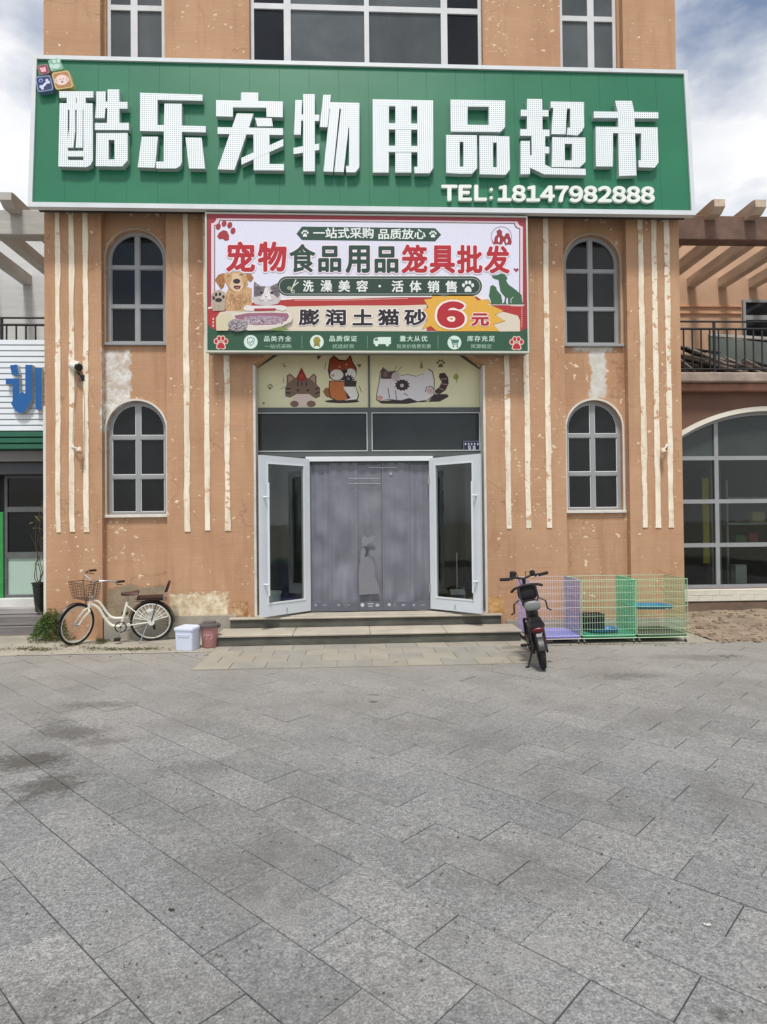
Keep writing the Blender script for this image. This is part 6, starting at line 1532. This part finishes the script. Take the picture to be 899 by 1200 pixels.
def shallow_tray(name, label, cat, x0, x1, y0, y1, z, mat, tilt=0, group=None):
    t = thing(name, label, cat, ((x0+x1)/2, (y0+y1)/2, z)); hx_, hy_ = (x1-x0)/2, (y1-y0)/2
    M_ = Matrix.Rotation(tilt, 4, 'Y')
    vs = []; 
    for (k, z_) in ((.88, 0), (1, .035), (1.03, .038), (.97, .034), (.86, .006)):
        for a in range(24):
            th = 2*pi*a/24; f = lambda v: (abs(v)**.45)*(1 if v >= 0 else -1); vs.append(M_ @ Vector((hx_*k*f(cos(th)), hy_*k*f(sin(th)), z_)))
    fs = [(i*24+a, i*24+(a+1) % 24, (i+1)*24+(a+1) % 24, (i+1)*24+a) for i in range(4) for a in range(24)]+[tuple(range(24))[::-1], tuple(4*24+a for a in range(24))]
    part('tray_pan', MB().add(vs, fs), mat, t, smooth=True); return t
BLT = M('bright_blue_plastic', (22, 104, 158), .35, .08, 3, 0)
ax0, ax1 = W(690, 735, -.8)[0], W(724, 735, -.8)[0]
shallow_tray('feeding_tray', 'bright blue plastic tray lying on the floor of the teal middle cage', 'tray', ax0, ax1, -.92, -.6, .135, BLT)
tz = W(770, 713, -.8)[1]
shallow_tray('shelf_tray', 'blue plastic shelf tray fixed halfway up inside the pale green right cage', 'tray', cx2b+.05, cx3b-.09, -.92, -.45, tz, M('teal_blue_plastic', (30, 112, 146), .35), 0)
bx = thing('basket', 'black ribbed plastic basket standing at the left inside the teal middle cage', 'basket', (W(696, 725, -.7)[0], -.62, .12))
g = MB(); w_, d_, h_ = .135, .1, .22
g.box(-w_, w_, -d_, d_, 0, .012)
for k in range(9): xx = -w_+2*w_*k/8; g.box(xx-.009, xx+.009, -d_-.006, -d_+.004, .012, h_); g.box(xx-.009, xx+.009, d_-.004, d_+.006, .012, h_)
for k in range(6): yy = -d_+2*d_*k/5; g.box(-w_-.006, -w_+.004, yy-.009, yy+.009, .012, h_); g.box(w_-.004, w_+.006, yy-.009, yy+.009, .012, h_)
part('basket_wall', g, BLACK, bx)
g = MB().box(-w_-.012, w_+.012, -d_-.012, -d_+.006, h_, h_+.02); g.box(-w_-.012, w_+.012, d_-.006, d_+.012, h_, h_+.02); g.box(-w_-.012, -w_+.006, -d_+.006, d_-.006, h_, h_+.02); g.box(w_-.006, w_+.012, -d_+.006, d_-.006, h_, h_+.02); part('basket_rim', g, BLACK, bx)
g = MB(); g.box(-w_+.012, w_-.012, -d_+.01, d_-.01, .014, .17); part('basket_lining', g, M('black_lining', (20, 20, 20), .9), bx)

# ------------------------------------------------------------------ bins
WHP = M('blue_white_plastic', (206, 214, 232), .38, .04, 3, .02)
bxl, bxr = W(205.5, 745, -1.0)[0], W(229, 745, -1.0)[0]
bin1 = thing('storage_tub', 'white lidded plastic tub on the ground in front of the bicycle rear wheel side', 'tub', ((bxl+bxr)/2, -.86, .006), rot=(0, 0, radians(-14)))
bin1['label'] = 'white lidded plastic tub between the bicycle and the red bucket'
hw = (bxr-bxl)/2*.98; H_ = .315; dp = .13
def rrect(hx_, hy_, r, z, n=4):
    res = []
    for (sx_, sy_, a0) in ((1, 1, 0), (-1, 1, 90), (-1, -1, 180), (1, -1, 270)):
        for k in range(n+1): a = radians(a0+90*k/n); res.append((sx_*(hx_-r)+r*cos(a), sy_*(hy_-r)+r*sin(a), z))
    return res
def loft(rings):
    vs = [v for r_ in rings for v in r_]; n = len(rings[0]); fs = [(i*n+k, i*n+(k+1) % n, (i+1)*n+(k+1) % n, (i+1)*n+k) for i in range(len(rings)-1) for k in range(n)]
    return MB().add(vs, fs+[tuple(range(n))[::-1], tuple((len(rings)-1)*n+k for k in range(n))])
part('tub_body', loft([rrect(hw*.9, dp*.9, .02, 0), rrect(hw*.93, dp*.93, .025, .02), rrect(hw, dp, .025, H_-.06), rrect(hw*1.04, dp*1.04, .025, H_-.058), rrect(hw*1.04, dp*1.04, .025, H_-.045)]), WHP, bin1, smooth=True)
part('lid', loft([rrect(hw*1.08, dp*1.08, .03, H_-.044), rrect(hw*1.1, dp*1.1, .03, H_-.04), rrect(hw*1.08, dp*1.08, .03, H_-.012), rrect(hw*.96, dp*.96, .03, H_-.004), rrect(hw*.92, dp*.92, .03, H_-.012), rrect(hw*.6, dp*.6, .03, H_-.008)]), WHP, bin1, smooth=True)
g = MB(); g.tube([(-hw*1.02, -dp*.3, H_-.09), (-hw*.6, -dp*1.12, H_-.10), (hw*.6, -dp*1.12, H_-.10), (hw*1.02, -dp*.3, H_-.09)], .005, 6); part('bail', g, WHP, bin1)
pbx = W(246, 745, -.72)[0]
b2 = thing('lidded_bucket', 'faded red plastic bucket with a dark grey lid beside the shop steps', 'bucket', (pbx, -.74, .008))
g = MB().lathe([(.088, 0), (.095, .01), (.118, .27), (.126, .272), (.126, .29), (.118, .292)], n=24); part('bucket_body', g, M('faded_red_plastic', (172, 122, 120), .5, .15, 4, .1, dirt=.2), b2, smooth=True)
g = MB().lathe([(.134, .28), (.142, .29), (.14, .318), (.11, .33), (.09, .328), (.088, .35), (.04, .356), (.01, .352)], n=24); part('lid', g, M('grey_lid_plastic', (92, 88, 86), .5, .12, 6, .1), b2, smooth=True)
for s_ in (-1, 1): g = MB(); g.bbox(s_*.13-.02, s_*.13+.02, -.035, .035, .262, .312, .008); part('clip', g, M('grey_lid_plastic', (92, 88, 86), .5), b2)
p = Print(0, None, 'x') if False else None
g = MB()
for k in range(7):
    th = radians(-125+k*11); r_ = .109; z_ = .15+.03*sin(k*2.2)
    g.box(-.006, .006, -.0015, .0, 0, .022+.012*(k % 2), Matrix.Translation((r_*cos(th)+.0, r_*sin(th), z_)) @ Matrix.Rotation(th+pi/2, 4, 'Z') @ Matrix.Rotation(.5*(k % 3-1), 4, 'Y'))
part('worn_sticker', g, P((196, 170, 168)), b2)
# things on the landing behind the door leaves
q = W(319, 700, .05)
b3 = thing('paint_pail', 'white round pail standing behind the glass of the left door', 'pail', (q[0], .08, DZ0)); 
part('pail_body', MB().lathe([(.11, 0), (.125, .30), (.137, .302), (.137, .325), (.127, .33)], n=22), M('white_pail_plastic', (198, 204, 202), .45, .05, 4, .05), b3, smooth=True)
part('lid', MB().lathe([(.139, .32), (.143, .33), (.139, .355), (.10, .358)], n=22), M('white_pail_plastic', (198, 204, 202), .45), b3, smooth=True)
q = W(536, 680, .12)
b4 = thing('dustpan', 'long handled dustpan standing behind the glass of the right door', 'dustpan', (q[0], .13, DZ0))
part('pan', MB().prism([(-.06, 0), (.07, 0), (.08, .2), (.03, .27), (-.02, .27), (-.05, .2)], -.12, .12), M('dark_grey_plastic', (86, 90, 90), .5), b4)
part('pan_hood', MB().prism([(-.065, .26), (.09, .26), (.04, .34), (-.01, .34)], -.11, .11), M('pale_grey_plastic', (150, 154, 152), .5), b4)
part('handle', MB().tube([(0, .02, .33), (0, .02, .9)], .009, 6), CHROME, b4)
q = W(556, 695, .08)
b5 = thing('small_carton', 'small olive yellow carton standing behind the lower corner of the right door', 'box', (q[0], .1, DZ0))
part('carton', MB().bbox(-.07, .07, -.05, .05, 0, .17, .004), M('olive_card', (120, 116, 34), .6), b5); part('carton_top', MB().bbox(-.072, .072, -.052, .052, .171, .21, .004), M('pale_card', (176, 186, 170), .6), b5)

# ------------------------------------------------------------------ potted plant and weeds
pp = wpt(47, 716, .66); q = W(46.5, 700, .66)
pot = thing('potted_plant', 'tall black ribbed pot with bare thin stems beside the left shop window', 'potted plant', (q[0], .66, W(46, 717, .66)[1]))
H_ = W(46, 684, .66)[1]-pot.location.z
pr = [(.055, 0)]
for k in range(9): z = H_*k/9; r_ = .06+.045*k/9; pr += [(r_, z+.004), (r_+.006, z+H_/18), (r_+.002, z+H_/9-.004)]
pr += [(.118, H_), (.118, H_+.02), (.1, H_+.02), (.095, H_-.02), (.01, H_-.02)]
part('pot', MB().lathe(pr, n=18), M('black_pot', (24, 34, 30), .4, .1, 6, .05), pot, smooth=True)
rs = random.Random(11)
g = MB()
for k in range(5):
    a = rs.uniform(-.03, .03); pts = [(a, 0, H_-.02)]
    for j in range(1, 8): pts.append((a+.05*sin(j*.9+k)+rs.uniform(-.01, .01)-.02*(k-2)*j/4, rs.uniform(-.02, .02), H_-.02+j*.19*(1 if k < 3 else .6)))
    g.tube(pts, [.007-.0007*j for j in range(8)], 5)
part('stem', g, M('brown_stem', (84, 72, 54), .8), pot)
LEAF = M('weed_leaf', (80, 108, 52), .6, .4, 14, 0); LEAFD = M('dry_leaf', (128, 116, 66), .7, .3, 12, 0)
def leafy(mb, c, L_, wd, d, rs_):
    d = Vector(d).normalized(); a = d.cross(Vector((rs_.uniform(-1, 1), rs_.uniform(-1, 1), rs_.uniform(-.3, 1)))).normalized(); c = Vector(c)
    droop = Vector((0, 0, -L_*.25))
    mb.add([c, c+d*L_*.45+a*wd, c+d*L_+droop, c+d*L_*.45-a*wd], [(0, 1, 2, 3)])
g = MB()
for k in range(26):
    z = H_+.25+rs.random()*.95; leafy(g, (rs.uniform(-.1, .08), rs.uniform(-.04, .04), z), rs.uniform(.07, .15), .01, (rs.uniform(-1, 1), rs.uniform(-.6, .6), rs.uniform(-.6, .6)), rs)
part('leaves', g, LEAFD, pot)
wc = Vector((*G(57, 752), 0))
wd_ = thing('weed_clump', 'green bushy clump of weeds growing at the left corner beside the bicycle front wheel', 'weeds', (wc.x, wc.y+.1, 0))
for nm, mat, n in (('leaves', LEAF, 3600), ('dry_leaves', LEAFD, 260)):
    g = MB()
    for k in range(n):
        th = rs.uniform(0, 2*pi); r_ = rs.random()**.6; h = rs.random()**.8
        rad = .36*(1-h*.55)*(1+.35*noise.noise(Vector((cos(th)*2, sin(th)*2, h*3))))
        c = (r_*rad*cos(th)+.02, r_*rad*.8*sin(th), .01+h*.44*(1.15-r_*.5))
        leafy(g, c, rs.uniform(.03, .065), rs.uniform(.004, .011), (cos(th)+rs.uniform(-.8, .8), sin(th)+rs.uniform(-.8, .8), rs.uniform(-.2, 1.3)), rs)
    part(nm, g, mat, wd_)
g = MB()
for k in range(40):
    th = rs.uniform(0, 2*pi); l = rs.uniform(.3, .55); g.tube([(rs.uniform(-.1, .14), rs.uniform(-.08, .1), 0), (.1*cos(th), .08*sin(th), l*.6), (.24*cos(th), .15*sin(th), l)], [.003, .0025, .001], 4, False)
part('stalks', g, M('weed_stalk', (104, 110, 62), .7, .3, 10, 0), wd_)
g = MB()
def tuft(px, py, n, sp, h, sy=.05):
    x, y = G(px, py)
    for k in range(n):
        a, b = x+rs.gauss(0, sp), y+rs.gauss(0, sy); leafy(g, (a, b, .004), rs.uniform(.4, 1)*h, .004+h*.05, (rs.uniform(-1, 1), rs.uniform(-1, .4), rs.uniform(.2, 1.2)), rs)
for (px, py, n, sp, h) in ((30, 761, 120, .14, .05), (50, 762, 110, .1, .05), (130, 761.5, 150, .16, .05), (150, 762, 120, .14, .045), (175, 761, 110, .13, .05), (120, 753, 60, .03, .12), (110, 760, 60, .1, .05),
                           (322, 776, 26, .05, .03), (468, 777, 26, .05, .03), (592, 776.5, 60, .12, .03), (246, 768, 20, .06, .03), (83, 757, 60, .1, .06), (205, 748, 30, .1, .06), (855, 770, 30, .1, .03), (500, 757, 16, .2, .03), (700, 755, 30, .25, .04), (780, 756, 30, .25, .04)):
    tuft(px, py, n, sp, h)
o = part('low_weeds', g, M('low_weed_green', (96, 96, 56), .7, .45, 10, 0)); o['kind'] = 'stuff'; o['label'] = 'low weeds and dry grass growing in the joints along the building'
# small pebbles and crumbs on the dirt
g = MB()
for k in range(900):
    x, y = rs.uniform(5.0, 9.5), rs.uniform(-1.15, .9); s_ = rs.uniform(.006, .028)*(1 if rs.random() < .85 else 1.8)
    h = .012+max(0, (y+.8))*.075*min(1, (x-4.9)*1.2)
    g.box(-s_, s_, -s_*.7, s_*.7, -s_*.3, s_*.5, Matrix.Translation((x, y, h)) @ Matrix.Rotation(rs.uniform(0, 3), 4, 'Z') @ Matrix.Rotation(rs.uniform(-.5, .5), 4, 'X'))
for k in range(260):
    x, y = rs.uniform(-6, 5), rs.uniform(-1.3, -.1)
    if -2 < x < 2.4 and y > -.8: continue
    s_ = rs.uniform(.004, .012); g.box(-s_, s_, -s_*.7, s_*.7, 0, s_*.8, Matrix.Translation((x, y, .006)) @ Matrix.Rotation(rs.uniform(0, 3), 4, 'Z'))
o = part('gravel', g, M('gravel_stone', (140, 124, 106), .9, .35, 7, .3)); o['kind'] = 'stuff'; o['label'] = 'loose gravel and crumbs on the dirt and concrete by the wall'

g = MB()
for k in range(900):
    d_ = rs.uniform(0, 1)**1.5; y = -7.6+6.4*(1-d_)*rs.random()+rs.uniform(0, .4); x = rs.uniform(-1, 1)*(1.5+(y+9.7)*.62)
    s_ = rs.uniform(.0015, .0055); g.box(-s_, s_, -s_*.6, s_*.6, 0, s_*.7, Matrix.Translation((x, y, .001)) @ Matrix.Rotation(rs.uniform(0, 3), 4, 'Z'))
o = part('grit', g, M('dark_grit', (92, 86, 76), .9, .5, 30, .1)); o['kind'] = 'stuff'; o['label'] = 'tiny crumbs of grit scattered over the paving'
for i_, (px_, py_, w_, l_, col, lab, nm, cat) in enumerate(((829, 1084.5, .008, .03, (200, 200, 194), 'small white torn scrap lying on the paving at the lower right', 'paper_scrap', 'scrap'), (201, 1067, .012, .03, (58, 52, 46), 'dark crumb of soil on the paving at the lower left', 'soil_crumb', 'crumb'))):
    x, y = G(px_, py_); t = MB()
    n = 7; top_ = [(l_*(k/(n-1)-.5), w_*.5*sin(pi*k/(n-1))*(1+.3*sin(k*2.3+i_))+.002, .004+.003*sin(k*1.7)) for k in range(n)]; bo_ = [(a, -b, c*.8) for a, b, c in top_]
    vs = [(a, b, c) for a, b, c in top_]+bo_+[(a, b, 0) for a, b, c in top_]+[(a, b, 0) for a, b, c in bo_]
    fs = [(k, k+1, n+k+1, n+k) for k in range(n-1)]+[(k, k+1, 2*n+k+1, 2*n+k) for k in range(n-1)]+[(n+k, n+k+1, 3*n+k+1, 3*n+k) for k in range(n-1)]
    o = part(nm, t.add(vs, fs), P(col)); o.location = (x, y, .002); o.rotation_euler = (0, 0, -.25); tag(o, lab, cat)
